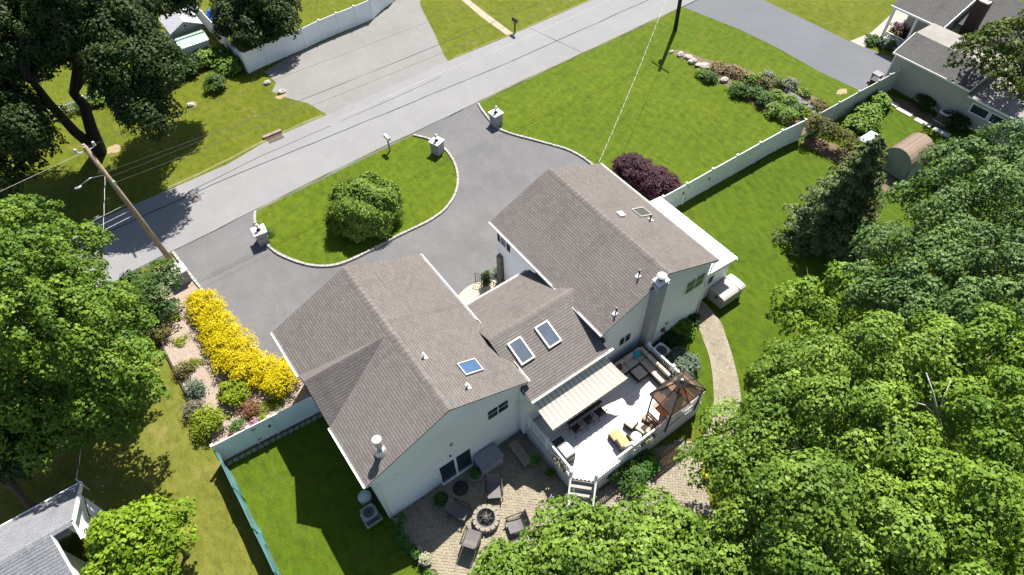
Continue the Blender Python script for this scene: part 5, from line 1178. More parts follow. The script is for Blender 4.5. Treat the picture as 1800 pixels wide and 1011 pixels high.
m_ = MB(); clap(m_, (51.0, 14.1, 0), (0, 1, 0), (-1, 0, 0), [(0, .1), (6.0, .1), (6.0, 2.8), (0, 2.8)]); clap(m_, (51, 20.1, 0), (1, 0, 0), (0, 1, 0), [(0, .1), (4.4, .1), (4.4, 3.5), (2, 3.6), (0, 2.85)]); clap(m_, (51, 14.1, 0), (1, 0, 0), (0, -1, 0), [(0, .1), (4.4, .1), (4.4, 3.5), (2, 3.6), (0, 2.85)])
clap(m_, (51.02, 7, 0), (0, 1, 0), (-1, 0, 0), [(0, .1), (7.1, .1), (7.1, 2.45), (0, 2.45)]); m_.build('wall', BEIGEW, nh)
m_ = MB(); m_.add([(50.8, 7, 2.45), (50.8, 13.93, 2.45), (56.5, 13.93, 2.95), (56.5, 7, 2.95), (50.8, 7, 2.35), (50.8, 13.93, 2.35), (56.5, 13.93, 2.85), (56.5, 7, 2.85)], [(3,2,1,0),(4,5,6,7),(0,1,5,4),(1,2,6,5),(2,3,7,6),(3,0,4,7)]); m_.build('flat_roof', FLATROOF, nh)
m_ = MB(); m_.box(50.70, 50.78, 13.9, 20.3, 2.74, 2.87); m_.box(50.74, 50.80, 7, 13.88, 2.34, 2.47); m_.bar((50.75, 13.93, 2.78), (53, 13.93, 3.68), .03, .15); m_.bar((50.75, 20.28, 2.78), (53, 20.28, 3.68), .03, .15); m_.box(50.93, 51.0, 20.05, 20.14, .1, 2.75); m_.build('gutter', TRIM, nh)
for k in range(3): window((51.0, 13.3-k*1.45, 1.35), (0, -1, 0), (-1, 0, 0), 1.2, .62, 1, 1, nh, fr=.09)
# main block: gabled roof with porch
m_ = MB(); slope(m_, (56.0, 24.2, 3.3), (56.0, 19.6, 3.3), (59.6, 24.2, 4.7), (59.6, 19.6, 4.7)); slope(m_, (63, 19.6, 3.3), (63, 24.2, 3.3), (59.6, 19.6, 4.7), (59.6, 24.2, 4.7)); m_.build('roof', ROOFG, nh)
m_ = MB(); slope(m_, (57.6, 19.55, 3.3), (57.6, 8, 3.3), (61.2, 19.55, 4.9), (61.2, 8, 4.9)); slope(m_, (64.8, 8, 3.3), (64.8, 19.55, 3.3), (61.2, 8, 4.9), (61.2, 19.55, 4.9)); m_.build('roof', ROOFG, nh)
m_ = MB(); clap(m_, (58.0, 8.2, 0), (0, 1, 0), (-1, 0, 0), [(0, .1), (11.2, .1), (11.2, 3.2), (0, 3.2)]); clap(m_, (55.4, 19.6, 0), (1, 0, 0), (0, -1, 0), [(.7, 2.6), (7, 2.6), (7, 3.3), (4.2, 4.55), (.7, 3.2)]); clap(m_, (58, 23.4, 0), (1, 0, 0), (0, 1, 0), [(0, .1), (4.6, .1), (4.6, 3.2), (0, 3.2)]); clap(m_, (58.0, 19.4, 0), (0, 1, 0), (-1, 0, 0), [(0, .1), (4.0, .1), (4, 3.3), (0, 3.3)]); m_.build('wall', BEIGEW, nh)
m_ = MB(); m_.bar((56.0, 19.58, 3.22), (59.6, 19.58, 4.62), .04, .22); m_.bar((63.0, 19.58, 3.22), (59.6, 19.58, 4.62), .04, .22); m_.box(55.92, 56.0, 19.6, 24.25, 3.16, 3.31); m_.build('rake_board', TRIM, nh)
for y in (24.0, 21.9): m_ = MB(); m_.box(56.2, 56.38, y-.09, y+.09, .1, 3.2); m_.build('porch_post', TRIM, nh)
m_ = MB(); m_.bar((56.3, 23.9, 1.0), (56.3, 20.3, 1.0), .06, .05); m_.bar((56.3, 23.9, .25), (56.3, 20.3, .25), .05, .05)
for k in range(24): m_.box(56.285, 56.315, 20.35+k*.15, 20.38+k*.15, .25, 1.0)
m_.build('porch_railing', TRIM, nh); MB().box(56.15, 58, 20.2, 24.1, .0, .14).build('porch_floor', CONC, nh)
BRK = mat('dark_brick', (.055, .03, .024), .85, .3, 9, .3, 20)
m_ = MB(); m_.box(57.2, 58.0, 17.9, 18.8, 2.8, 5.6); m_.build('chimney', BRK, nh); m_ = MB(); m_.box(57.15, 57.62, 17.85, 18.85, 5.605, 5.7); m_.box(57.15, 58.05, 18.55, 18.85, 5.605, 5.69); m_.lathe((57.75, 18.2, 5.6), [(.16, 0), (.16, .2)], 10); m_.build('chimney_crown', mat('crown_cement', (.62, .61, .58), .8), nh)
def bin_(x, y, lb, mt, rz):
    t = thing('trash_bin', lb, 'bin', (x, y, 0), rz, 'bins beside the beige garage'); m_ = MB(); m_.add([(-.24, -.26, .06), (.24, -.26, .06), (.24, .26, .06), (-.24, .26, .06), (-.3, -.33, .95), (.3, -.33, .95), (.3, .33, .95), (-.3, .33, .95)], [(3,2,1,0),(4,5,6,7),(0,1,5,4),(1,2,6,5),(2,3,7,6),(3,0,4,7)]); m_.build('body', mt, t, .02, True); m_ = MB(); m_.box(-.33, .33, -.37, .36, .955, 1.02); m_.build('lid', mt, t, .02, True)
    for s in (-1, 1): MB().tube([(s*.27, .3, .1), (s*.33, .3, .1)], .1, 10).build('wheel', BLACKM, t, 0, True)
bin_(49.6, 20.1, 'black wheeled bin behind the beige fence, nearer the lawn', BLACKM, .2); bin_(50.4, 20.5, 'grey wheeled bin behind the beige fence, against the garage', mat('bin_grey', (.17, .17, .18), .5), -.1)
# barrel-roofed wooden shed
t = thing('barrel_shed', 'small wooden shed with a rounded brown board roof behind the spruce', 'shed', (43.3, 13.1, 0)); PLK = tintmat('roof_boards', [(.12, .07, .042), (.19, .115, .07), (.23, .15, .095), (.15, .09, .058)], .85, .3)
n = 12; prof = [(12.12+1.12*(1-math.cos(PI*k/n)), .95+1.25*math.sin(PI*k/n)) for k in range(n+1)]
v = []; f = []; tv = []; r = random.Random(3)
for (y0, z0), (y1, z1) in zip(prof, prof[1:]):
    for s in range(4): a = s/4; b = (s+1)/4; n0 = len(v); v += [(x, y0+(y1-y0)*q, z0+(z1-z0)*q+o) for x, q, o in ((42.0, a, .015), (44.7, a, .015), (44.7, b, 0), (42.0, b, 0))]; f.append((n0, n0+1, n0+2, n0+3)); tv.append(r.random())
me = bpy.data.meshes.new('roof'); me.from_pydata([(x-43.3, y-13.1, z) for x, y, z in v], [], f); setattr_tint(me, tv); me.materials.append(PLK); link(bpy.data.objects.new('roof', me), t)
GW = mat('grey_green_boards', (.22, .25, .22), .8, .1, 3); m_ = MB()
for x in (42.06, 44.6): m_.add([(x, 12.16, 0), (x, 14.32, 0)]+[(x, y, z-.02) for y, z in prof[::-1]], [tuple(range(len(prof)+2))])
m_.box(42.06, 44.6, 12.14, 12.2, 0, .95); m_.box(42.06, 44.6, 14.28, 14.34, 0, .95); m_.build('wall', GW, t)
t = thing('cold_frame', 'pale blue-grey two-lidded cold frame beside the hostas', 'cold frame', (43.1, 16.1, 0)); PB = mat('pale_blue_panel', (.44, .52, .60), .3, .06, 2)
for y0, y1, z0, z1 in ((15.68, 16.08, .84, .90), (16.13, 16.53, .90, .84)): m_ = MB(); m_.add([(42.3, y0, z0), (43.95, y0, z0), (43.95, y1, z1), (42.3, y1, z1), (42.3, y0, z0+.03), (43.95, y0, z0+.03), (43.95, y1, z1+.03), (42.3, y1, z1+.03)], [(3,2,1,0),(4,5,6,7),(0,1,5,4),(1,2,6,5),(2,3,7,6),(3,0,4,7)]); m_.build('lid', PB, t)
m_ = MB(); m_.box(42.36, 43.9, 15.74, 16.48, 0, .82); m_.build('box', GW, t)
# sheds across the road
t = thing('garden_shed', 'grey garden shed with a pale gabled roof at the top edge', 'shed', (7.5, 62, 0)); m_ = MB(); PR = mat('pale_shingle', (.33, .33, .35), .85, .1, 3, .3, 12)
x0, x1, y0, y1 = 6.3, 9.0, 60.2, 63.4; xm = 7.65
m_.add([(x0-.1, y0-.15, 1.95), (xm, y0-.15, 2.65), (xm, y1, 2.65), (x0-.1, y1, 1.95)], [(0,1,2,3)]); m_.add([(x1+.1, y0-.15, 1.95), (xm, y0-.15, 2.65), (xm, y1, 2.65), (x1+.1, y1, 1.95)], [(3,2,1,0)]); o = m_.build('roof', PR, t); o.modifiers.new('t', 'SOLIDIFY').thickness = .06
m_ = MB(); m_.add([(x0, y0, 0), (x1, y0, 0), (x1, y0, 1.98), (xm, y0, 2.6), (x0, y0, 1.98)], [(0,1,2,3,4)]); m_.box(x0, x0+.05, y0+.01, y1, 0, 1.98); m_.box(x1-.05, x1, y0+.01, y1, 0, 1.98); m_.build('wall', mat('grey_boards', (.26, .26, .27), .7, .08, 2), t); m_ = MB(); m_.lathe((xm, y0-.02, 2.2), [(.001, -.08), (.12, 0), (.001, .08)], 8); m_.build('vent', BLACKM, t)
t = thing('metal_shed', 'low shed with a pale green ribbed metal roof behind the picket fence', 'shed', (7.6, 58.5, 0)); GR = mat('pale_green_metal', (.36, .52, .44), .4, .08, 1); m_ = MB(); n = 9
for i in range(n): 
    a = 6.2+2.5*i/n; b = 6.2+2.5*(i+.9)/n; c = 6.2+2.5*(i+1)/n
    for s in ((57.55, 1.75, 58.5, 2.05), (59.5, 1.75, 58.5, 2.05)): m_.add([(a, s[0], s[1]), (b, s[0], s[1]), (b, s[2], s[3]), (a, s[2], s[3])], [(0,1,2,3)]); m_.bar((b+.01, s[0], s[1]+.02), (b+.01, s[2], s[3]+.02), .04, .05)
o = m_.build('roof', GR, t); m_ = MB(); m_.box(6.3, 8.6, 57.68, 57.72, 0, 1.78); m_.box(8.56, 8.6, 57.73, 59.38, 0, 1.78); m_.box(6.3, 6.34, 57.73, 59.38, 0, 1.78); m_.build('wall', mat('pale_boards', (.50, .51, .50), .6, .06, 1), t); m_ = MB(); m_.bar((6.2, 58.5, 2.07), (8.72, 58.5, 2.07), .12, .04); m_.build('ridge_strip', mat('dark_ridge', (.06, .10, .08), .5), t)
m_ = MB(); r = random.Random(1)
for k in range(6): m_.blob((11.0+.35*k*.6, 64.5-.6*k, .35), (.7, .6, .45), 9, 6, .25, k)
tag(m_.build('blue_tarp', mat('tarp_blue', (.02, .08, .42), .35, .2, 4)), 'crumpled blue tarp inside the white fence, top edge', 'tarp')
# house at the bottom left
bh = thing('neighbour_house', 'white-gabled house with a blue-grey roof, bottom left corner', 'house', (-14, 18.7, 0))
m_ = MB(); slope(m_, (-9.85, 21.75, 2.85), (-26, 21.75, 2.85), (-9.85, 18.7, 4.9), (-26, 18.7, 4.9)); slope(m_, (-26, 14, 1.9), (-10.75, 14, 1.9), (-26, 18.7, 4.9), (-10.75, 18.7, 4.9)); ridgecap(m_, (-26, 18.7, 4.9), (-9.9, 18.7, 4.9), (0, -1, -.64), (0, 1, -.67)); m_.build('roof', ROOFB, bh)
m_ = MB(); clap(m_, (-10.15, 18.6, 0), (0, 1, 0), (1, 0, 0), [(0, .1), (2.9, .1), (2.9, 2.85), (.1, 4.75), (0, 4.75)]); clap(m_, (-11.0, 14.3, 0), (0, 1, 0), (1, 0, 0), [(0, .1), (4.3, .1), (4.3, 4.6), (0, 2.0)]); clap(m_, (-26, 21.4, 0), (1, 0, 0), (0, 1, 0), [(0, .1), (15.85, .1), (15.85, 2.8), (0, 2.8)]); m_.build('wall', SIDEB, bh)
m_ = MB(); m_.bar((-9.83, 21.78, 2.76), (-9.83, 18.7, 4.83), .05, .2); m_.bar((-9.87, 18.7, 4.80), (-9.87, 18.0, 4.40), .05, .2); m_.bar((-10.72, 18.68, 4.80), (-10.72, 14, 1.82), .05, .2); m_.bar((-26, 21.8, 2.8), (-9.85, 21.8, 2.8), .06, .12); m_.build('rake_board', TRIM, bh)
t = thing('service_mast', 'short service mast with hanging cables on the white gable, bottom left', 'mast', (-9.7, 21.3, 2.6)); m_ = MB(); m_.tube([(-9.72, 21.4, 2.5), (-9.75, 21.55, 3.55)], .03, 6); m_.build('mast', PALEWIRE, t)
m_ = MB()
for k in range(5): m_.tube([(-9.72, 20.8-.1*k, 3.3), (-10.02, 20.3-.12*k, 2.6), (-10.08, 20.0+.1*k, 1.7-.15*k)], .014, 4)
m_.obox((-10.08, 19.9, 1.6), (.1, .3, .35)); m_.build('cable', BLACKM, t)
# ------------------------------------------------------------------ trees
LMAPLE = leafmat('maple_leaves', (.036, .088, .005), (.218, .330, .046), .22, .42, .4)
LBRIGHT = leafmat('bright_leaves', (.042, .105, .006), (.215, .330, .035), .25, .42, .4)
LCOOL = leafmat('cool_leaves', (.030, .075, .014), (.145, .235, .062), .18, .42, .45)
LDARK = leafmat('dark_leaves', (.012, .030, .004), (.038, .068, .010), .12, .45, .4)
LLEFT = leafmat('left_leaves', (.026, .075, .005), (.165, .260, .024), .22, .40, .45)
LWEEP = leafmat('weeping_leaves', (.055, .110, .012), (.160, .245, .038), .2, .5, .3)
LSPRUCE = leafmat('spruce_needles', (.045, .070, .018), (.18, .225, .085), .08, .6, .25)
LYELLOW = leafmat('yellow_needles', (.30, .25, .006), (.62, .495, .008), .3, .6, .2, .35, 2.)
LBURG = leafmat('burgundy_leaves', (.030, .010, .016), (.075, .027, .040), .15, .5, .4)
def tree(name, label, lobes, mt, base, group=None, bark=BARK, r0=.28, seed=0, limbs=None, top=None, **kw):
    t = thing(name, label, 'tree', (base[0], base[1], 0), 0, group)
    canopy('crown', lobes, mt, t, (base[0], base[1], 0), seed=seed, **kw)
    tp = top or (base[0]+.2, base[1]+.2, max(l[2] for l in lobes)*.85)
    trunk(t, (base[0], base[1], -.1), tp, r0, r0*.3, limbs or [(l[0], l[1], l[2]) for l in lobes], bark, seed)
    return t
LLIGHT = leafmat('lime_tree_leaves', (.07, .14, .005), (.25, .36, .025), .28)
BG = 'broad-leaved trees massed behind the back lawn'
# right-hand mass, pale-green maples below and cooler trees above
tree('maple_tree', 'bright maple at the bottom edge overhanging the stairs and the brick patio', [lob(885, 1030, 4.6, 1.3, 1.1), lob(968, 995, 5.0, 1.05, 1.0), lob(1003, 945, 5.2, 1.15, 1.1), lob(1085, 945, 5.4, 1.3, 1.2), lob(1165, 952, 5.4, 1.3, 1.2), lob(1215, 960, 5.0, 1.1, 1.1), lob(1020, 1010, 5.8, 1.6, 1.4), lob(1120, 1010, 6, 1.7, 1.5), lob(1210, 1020, 5.6, 1.5, 1.3)], LMAPLE, (8.6, 4.2), BG, leaf=.175, cl=.85, gap=1.35, jit=.38, under=1, seed=11, r0=.2)
tree('maple_tree', 'broad bright maple reaching over the curved brick path', [lob(1300, 768, 5.2, 1.20, 1.08), lob(1335, 790, 6, 1.38, 1.26), lob(1395, 700, 7, 1.89, 1.44), lob(1490, 660, 8, 2.06, 1.62), lob(1580, 620, 8.5, 1.89, 1.53), lob(1500, 740, 8.4, 2.06, 1.53), lob(1400, 780, 7, 1.81, 1.44), lob(1392, 632, 5.4, 0.99, 0.90)], LMAPLE, (19.5, 3.6), BG, bark=BARKL, leaf=.165, cl=1.3, gap=1.95, jit=.36, under=1, seed=12)
tree('maple_tree', 'slim bright maple sprig standing out over the back lawn, beside the spruce', [lob(1418, 520, 4.6, 1.0, .85), lob(1490, 495, 5.0, 1.15, .8), lob(1400, 565, 3.9, .95, .9), lob(1455, 560, 4.2, 1.0, .8)], LBRIGHT, (25.2, 7.6), BG, bark=BARKL, leaf=.2, cl=.62, gap=1.6, jit=.4, seed=13, r0=.10)
tree('maple_tree', 'tall maple in the right foreground with bare pale limbs showing', [lob(1640, 640, 8.0, 1.9, 1.5), lob(1745, 625, 8.6, 2.0, 1.6), lob(1770, 735, 9.4, 2.0, 1.5), lob(1830, 680, 9, 1.9, 1.5), lob(1572, 745, 8.4, 1.3, 1.1)], LBRIGHT, (22.0, 1.2), BG, bark=BARKL, leaf=.165, cl=1.3, gap=1.95, jit=.36, under=1, seed=14)
tree('maple_tree', 'maple at the bottom edge with broad layered lobes, left of the corner tree', [lob(1480, 905, 8.6, 1.89, 1.35), lob(1560, 945, 9, 1.89, 1.35), lob(1400, 880, 7.6, 1.46, 1.17), lob(1330, 860, 6.4, 1.38, 1.08), lob(1345, 945, 7, 1.63, 1.26), lob(1460, 1000, 8.6, 1.72, 1.26), lob(1280, 980, 5.5, 1.38, 1.17), lob(1280, 810, 5.0, 1.12, 0.99)], LMAPLE, (14.4, 1.6), BG, bark=BARKL, leaf=.165, cl=1.3, gap=1.95, jit=.36, under=1, seed=15)
tree('maple_tree', 'maple filling the bottom right corner of the view', [lob(1680, 880, 9, 1.81, 1.35), lob(1770, 860, 9, 1.89, 1.44), lob(1740, 960, 9.2, 1.89, 1.44), lob(1650, 990, 9, 1.72, 1.35), lob(1830, 960, 9, 1.89, 1.44), lob(1600, 850, 8, 1.38, 1.08)], LBRIGHT, (17.6, -1.6), BG, bark=BARKL, leaf=.165, cl=1.3, gap=1.95, jit=.36, under=1, seed=16)
tree('shade_tree', 'cool green tree between the spruce and the right edge, top of the mass', [lob(1690, 308, 7, 1.98, 1.62), lob(1792, 278, 7.0, 1.98, 1.62), lob(1640, 350, 6.6, 1.81, 1.44), lob(1740, 360, 7.5, 2.06, 1.62), lob(1820, 320, 7.5, 2.06, 1.62)], LCOOL, (37.5, 8.6), BG, leaf=.165, cl=1.3, gap=1.95, jit=.36, under=1, seed=17)
tree('shade_tree', 'cool green tree below the spruce on the far side of the sprig', [lob(1590, 450, 6.5, 1.72, 1.44), lob(1545, 500, 5.8, 1.38, 1.17), lob(1650, 500, 7, 1.81, 1.44), lob(1610, 540, 6.6, 1.46, 1.26), lob(1680, 430, 7, 1.81, 1.44)], LCOOL, (27.5, 5.8), BG, leaf=.165, cl=1.3, gap=1.95, jit=.36, under=1, seed=18)
tree('shade_tree', 'dark cool tree at the right edge of the view, middle height', [lob(1760, 460, 8, 2.06, 1.71), lob(1830, 430, 8, 2.06, 1.71), lob(1740, 560, 8, 1.81, 1.44), lob(1820, 560, 8.4, 2.06, 1.62)], LCOOL, (28.6, 2.0), BG, leaf=.165, cl=1.3, gap=1.95, jit=.36, under=1, seed=19)
SILVER = barkmat('silver_bark', (.42, .39, .34))
def labelled(st): return [o for o in C.objects if o.get('label', '').startswith(st)][0]
def limb(parent, *paths):
    m_ = MB()
    for path, rad in paths: m_.tube([g(*q) for q in path], [rad*(1-.7*i/(len(path)-1)) for i in range(len(path))], 6)
    m_.build('bare_limb', SILVER, parent)
TALL = labelled('tall maple in the right')
limb(TALL, ([(1668, 815, 3.5), (1660, 775, 6.5), (1650, 735, 8.2), (1640, 690, 9.4), (1628, 655, 9.9)], .075), ([(1650, 735, 8.2), (1625, 712, 8.9), (1600, 705, 9.3)], .045), ([(1650, 735, 8.2), (1658, 700, 9.1), (1672, 668, 9.6)], .04))
limb(TALL, ([(1745, 830, 4), (1738, 790, 6.5), (1732, 765, 7.6)], .075))
limb(labelled('maple at the bottom edge with broad'), ([(1432, 900, 4), (1410, 850, 6), (1382, 832, 6.9), (1372, 829, 7.2)], .04))
# big tree on the left with a dense crown
tree('maple_tree', 'huge dense bright-leaved tree covering the left edge', [lob(35, 415, 7.5, 2.5, 2.1), lob(110, 455, 7, 2.2, 1.9), lob(20, 500, 10, 2.8, 2.3), lob(85, 570, 9.4, 2.5, 2.1), lob(195, 650, 7.2, 1.9, 1.7), lob(150, 550, 6.8, 2.0, 1.7), lob(205, 560, 5.2, 1.3, 1.1), lob(30, 660, 6.2, 2.4, 1.9), lob(95, 715, 4.4, 2.0, 1.6), lob(215, 715, 4.2, 1.4, 1.2), lob(-60, 560, 8, 3.2, 2.6), lob(55, 745, 4.2, 1.8, 1.5)], LLEFT, (-7.6, 27.6), None, leaf=.175, cl=.72, gap=1.8, jit=.42, under=1, seed=21, r0=.4)
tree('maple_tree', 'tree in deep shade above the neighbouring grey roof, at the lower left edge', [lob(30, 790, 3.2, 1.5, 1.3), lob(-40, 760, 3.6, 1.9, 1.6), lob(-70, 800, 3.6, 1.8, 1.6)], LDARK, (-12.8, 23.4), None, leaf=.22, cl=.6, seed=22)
tree('maple_tree', 'rounded small bright yellow-green tree by the neighbouring grey roof', [lob(243, 955, 3.6, 1.55, 1.2), lob(200, 945, 3.0, .95, .9), lob(290, 935, 3.2, 1.1, 1.0), lob(240, 1000, 3.4, 1.5, 1.1), lob(198, 1005, 3.1, 1.0, 1.0)], LLIGHT, (-7.6, 17.0), None, leaf=.20, cl=.6, gap=1.35, jit=.4, seed=23, r0=.12)
# tall dark tree top left, two leaning stems
t = thing('tall_tree', 'tall dark tree with two leaning trunks in the lawn across the road', 'tree', (-3.1, 50.5, 0))
TB = (-3.1, 50.5, 0)
tl = [lob(60, 40, 10.5, 3.2, 2.6), lob(150, 20, 10.8, 3.2, 2.6), lob(208, 60, 10, 2.2, 2.1), lob(205, 5, 10.5, 2.3, 2.1), lob(270, 105, 8.8, 1.6, 1.6), lob(215, 120, 8.8, 2.2, 2.2), lob(245, 180, 7, 1.7, 1.7), lob(10, 90, 9.5, 2.3, 2.0), lob(95, 50, 10, 2.4, 2.0), lob(-40, 60, 10, 3.4, 3), lob(20, 215, 6.5, 2.2, 1.9), lob(-30, 190, 7.5, 2.6, 2.4), (6.9, 51.6, 9.3, 1.7, 1.7, 1.6), (5.0, 51.5, 10, 2.0, 2.0, 2.0), (1, 49, 12.5, 3.2, 3.2, 2.6)]
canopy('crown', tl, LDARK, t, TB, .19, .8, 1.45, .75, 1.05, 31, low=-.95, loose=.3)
m_ = MB(); V3 = lambda u, v, z: Vector(g(u, v, z))
a = V3(130, 165, 5.0); b = V3(140, 80, 9.5); m_.tube([TB, V3(160, 225, 2.6), V3(148, 185, 4.4), a, b, V3(150, 40, 10)], [.55, .42, .36, .32, .22, .1], 9)
m_.tube([(-3.2, 50.6, .4), V3(130, 230, 3.0), V3(85, 180, 6), V3(40, 120, 9.5), V3(20, 85, 9.4)], [.42, .34, .28, .2, .1], 9)
m_.tube([V3(85, 180, 6), V3(45, 170, 7), V3(5, 165, 8)], [.2, .14, .06], 6); m_.tube([a, V3(165, 110, 8), V3(220, 90, 11)], [.22, .16, .06], 6); m_.tube([V3(138, 110, 8), V3(110, 90, 10), V3(80, 70, 9.8)], [.18, .13, .06], 6); m_.tube([a, V3(140, 130, 7), V3(175, 60, 11)], [.2, .15, .07], 6)
m_.build('trunk', barkmat('dark_bark', (.016, .013, .011)), t)
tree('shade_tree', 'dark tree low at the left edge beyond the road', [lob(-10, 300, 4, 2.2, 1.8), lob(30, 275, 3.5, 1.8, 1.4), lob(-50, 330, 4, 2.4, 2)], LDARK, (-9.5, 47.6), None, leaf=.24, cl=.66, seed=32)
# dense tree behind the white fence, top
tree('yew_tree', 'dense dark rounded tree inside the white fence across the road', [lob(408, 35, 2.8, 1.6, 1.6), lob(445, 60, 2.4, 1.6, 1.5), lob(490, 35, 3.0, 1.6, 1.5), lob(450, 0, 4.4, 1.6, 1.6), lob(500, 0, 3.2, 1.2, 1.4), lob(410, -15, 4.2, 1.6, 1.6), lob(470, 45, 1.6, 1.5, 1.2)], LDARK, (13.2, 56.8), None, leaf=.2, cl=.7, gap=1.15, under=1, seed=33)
tree('shade_tree', 'leafy branch-heavy tree leaning over the neighbouring roof, top right', [lob(1712, 95, 5.4, 1.5, 1.0), lob(1760, 70, 6, 1.6, 1.1), lob(1795, 110, 5.6, 1.5, 1.2), lob(1800, 60, 6.4, 1.7, 1.2), lob(1820, 160, 5.2, 1.4, 1.1), lob(1770, 140, 5.0, .9, .8)], leafmat('olive_leaves', (.028, .055, .008), (.105, .150, .015), .2), (54.5, 10.5), None, leaf=.22, cl=.6, gap=1.7, jit=.4, seed=34, top=(52.8, 12.6, 5.4))
# spruce
def spruce(x, y, h, R, lb, seed=0):
    t = thing('spruce_tree', lb, 'tree', (x, y, 0)); r = np.random.default_rng(seed); P = []; Nn = []; S = []; m_ = MB(); m_.tube([(x, y, 0), (x, y, h)], [.22, .02], 8)
    z = .7
    while z < h-.15:
        f = 1-z/h; L0 = R*(f**.8)*1.05+.12; nb = int(7+8*f)
        for k in range(nb):
            a = 2*PI*(k+r.uniform(0, 1))/nb+z*3; L = L0*r.uniform(.72, 1.12); dz = -.12*L+r.uniform(-.1, .1); n = int(70*L+20)
            d = np.array([math.cos(a), math.sin(a), 0]); s = np.array([-math.sin(a), math.cos(a), 0]); u = r.uniform(.12, 1, n)**.75; wv = (1-u*.75)*L*.34
            q = r.uniform(-1, 1, n); tip = np.where(u > .8, .12*L, 0)
            p = np.array([x, y, z])+d*(u*L)[:, None]+s*(q*wv)[:, None]; p[:, 2] += dz*u*1.6-.10*np.abs(q)*L*.3+tip*.6+r.normal(0, .05, n)
            P.append(p); nn = np.tile(np.array([0, 0, 1.]), (n, 1))+d*.45+r.normal(size=(n, 3))*.42; Nn.append(nn); S.append(r.uniform(.14, .27, n))
            if k % 2 == 0: m_.tube([(x, y, z), tuple(np.array([x, y, z+dz*.6])+d*L*.6)], [.035, .012], 4, False)
        z += .30+.12*f
    me = leaves_mesh('crown', np.concatenate(P)-np.array([x, y, 0]), np.concatenate(Nn), np.concatenate(S), .22, .1, seed); me.materials.append(LSPRUCE); link(bpy.data.objects.new('crown', me), t)
    m_.build('trunk', BARK, t)
spruce(33.4, 12.0, 8.4, 3.25, 'grey-green spruce tree at the far end of the back lawn', 5)
# weeping dome on the island
t = thing('weeping_tree', 'dome-shaped weeping tree on the grass island in the drive', 'tree', (9.9, 32.0, 0)); r = np.random.default_rng(9); n = 21000
d = sphere_dirs(r, n); d[:, 2] = np.abs(d[:, 2])*1.0; lump = 1+.13*np.sin(d[:, 0]*7+1)*np.cos(d[:, 1]*6)+.06*np.sin(d[:, 2]*14+d[:, 0]*9); rad = np.where(r.uniform(size=n) < .8, r.uniform(.86, 1.04, n), r.uniform(.55, .9, n))*lump
# strands: pull leaves onto vertical streaks
ang = np.arctan2(d[:, 1], d[:, 0]); kq = np.round(ang/(2*PI)*60+np.sin(d[:, 2]*5)*.6)*2*PI/60; ang = np.where(d[:, 2] < .75, kq+r.normal(0, .048, n), ang); hz = np.sqrt(1-np.clip(d[:, 2], 0, 1)**2)
P = np.stack([9.9+np.cos(ang)*hz*rad*2.5, 31.75+np.sin(ang)*hz*rad*2.25, 1.0+d[:, 2]*rad*1.95-(hz**6)*.55*r.uniform(.3, 1.3, n)], 1); nn = np.stack([np.cos(ang)*hz, np.sin(ang)*hz, d[:, 2]*.9+.35], 1)+r.normal(size=(n, 3))*.4
me = leaves_mesh('crown', P-np.array([9.9, 32., 0]), nn, r.uniform(.13, .28, n), .26, .14, 9); me.materials.append(LWEEP); link(bpy.data.objects.new('crown', me), t)
trunk(t, (9.9, 32, 0), (9.9, 32, 2.2), .16, .1, [(9.9+1.2*math.cos(k), 32+1.2*math.sin(k), 2.2) for k in range(6)], BARK, 3)
# ------------------------------------------------------------------ hedges and shrubs
for i, (x, y, rx, ry, h) in enumerate([(-1.72, 31.0, .95, .85, 1.15), (-1.62, 29.75, 1.0, .95, 1.25), (-1.55, 28.45, 1.1, 1.0, 1.3), (-1.55, 27.2, 1.15, 1.0, 1.3), (-1.45, 26.0, 1.25, 1.0, 1.3), (-1.15, 24.85, 1.2, .95, 1.25), (-.35, 23.9, 1.1, .8, 1.15), (.0, 22.85, 1.0, .85, 1.25)]):
    lb = ['yellow cypress shrub at the far end of the row, nearest the stone pillar', 'second yellow cypress shrub from the stone pillar', 'third yellow cypress shrub from the stone pillar', 'fourth yellow cypress shrub from the stone pillar', 'broad yellow cypress shrub, fourth from the house end of the row', 'yellow cypress shrub, third from the house end of the row', 'yellow cypress shrub, second from the house end of the row', 'yellow cypress shrub against the corner of the house roof'][i]
    plant('yellow_shrub', lb, 'shrub', [(x, y, h*.52, rx*1.12, ry*1.1, h*.55), (x+.25*math.sin(i*2), y+.3, h*.6, rx*.7, ry*.6, h*.45), (x-.3, y-.25, h*.55, rx*.65, ry*.6, h*.45)], LYELLOW, 'yellow shrubs along the drive', .12, 75, .30, 70+i, wid=.24, upw=.9)
plant('burgundy_hedge', 'clipped burgundy barberry hedge at the right front corner of the house', 'hedge', [(27.1, 24.4, .85, 1.15, 1.0, .85), (27.25, 23.3, .9, 1.2, 1.0, .9), (27.45, 22.2, .9, 1.2, 1.0, .9), (27.6, 21.3, .85, 1.15, .95, .85)], LBURG, None, .115, 150, .28, 90, upw=.8, inner=.05, nclu=1.6)
def bush(u, v, z, r_, h, lb, mt, seed, leaf=.11, group=None, cl=.25, dens=60, name='shrub'): 
    x, y, _ = g(u, v, 0); plant(name, lb, 'shrub', [(x, y, h*.5, r_, r_, h*.52), (x+r_*.35, y-r_*.2, h*.5, r_*.7, r_*.7, h*.42)], mt, group, leaf, dens, cl, seed)
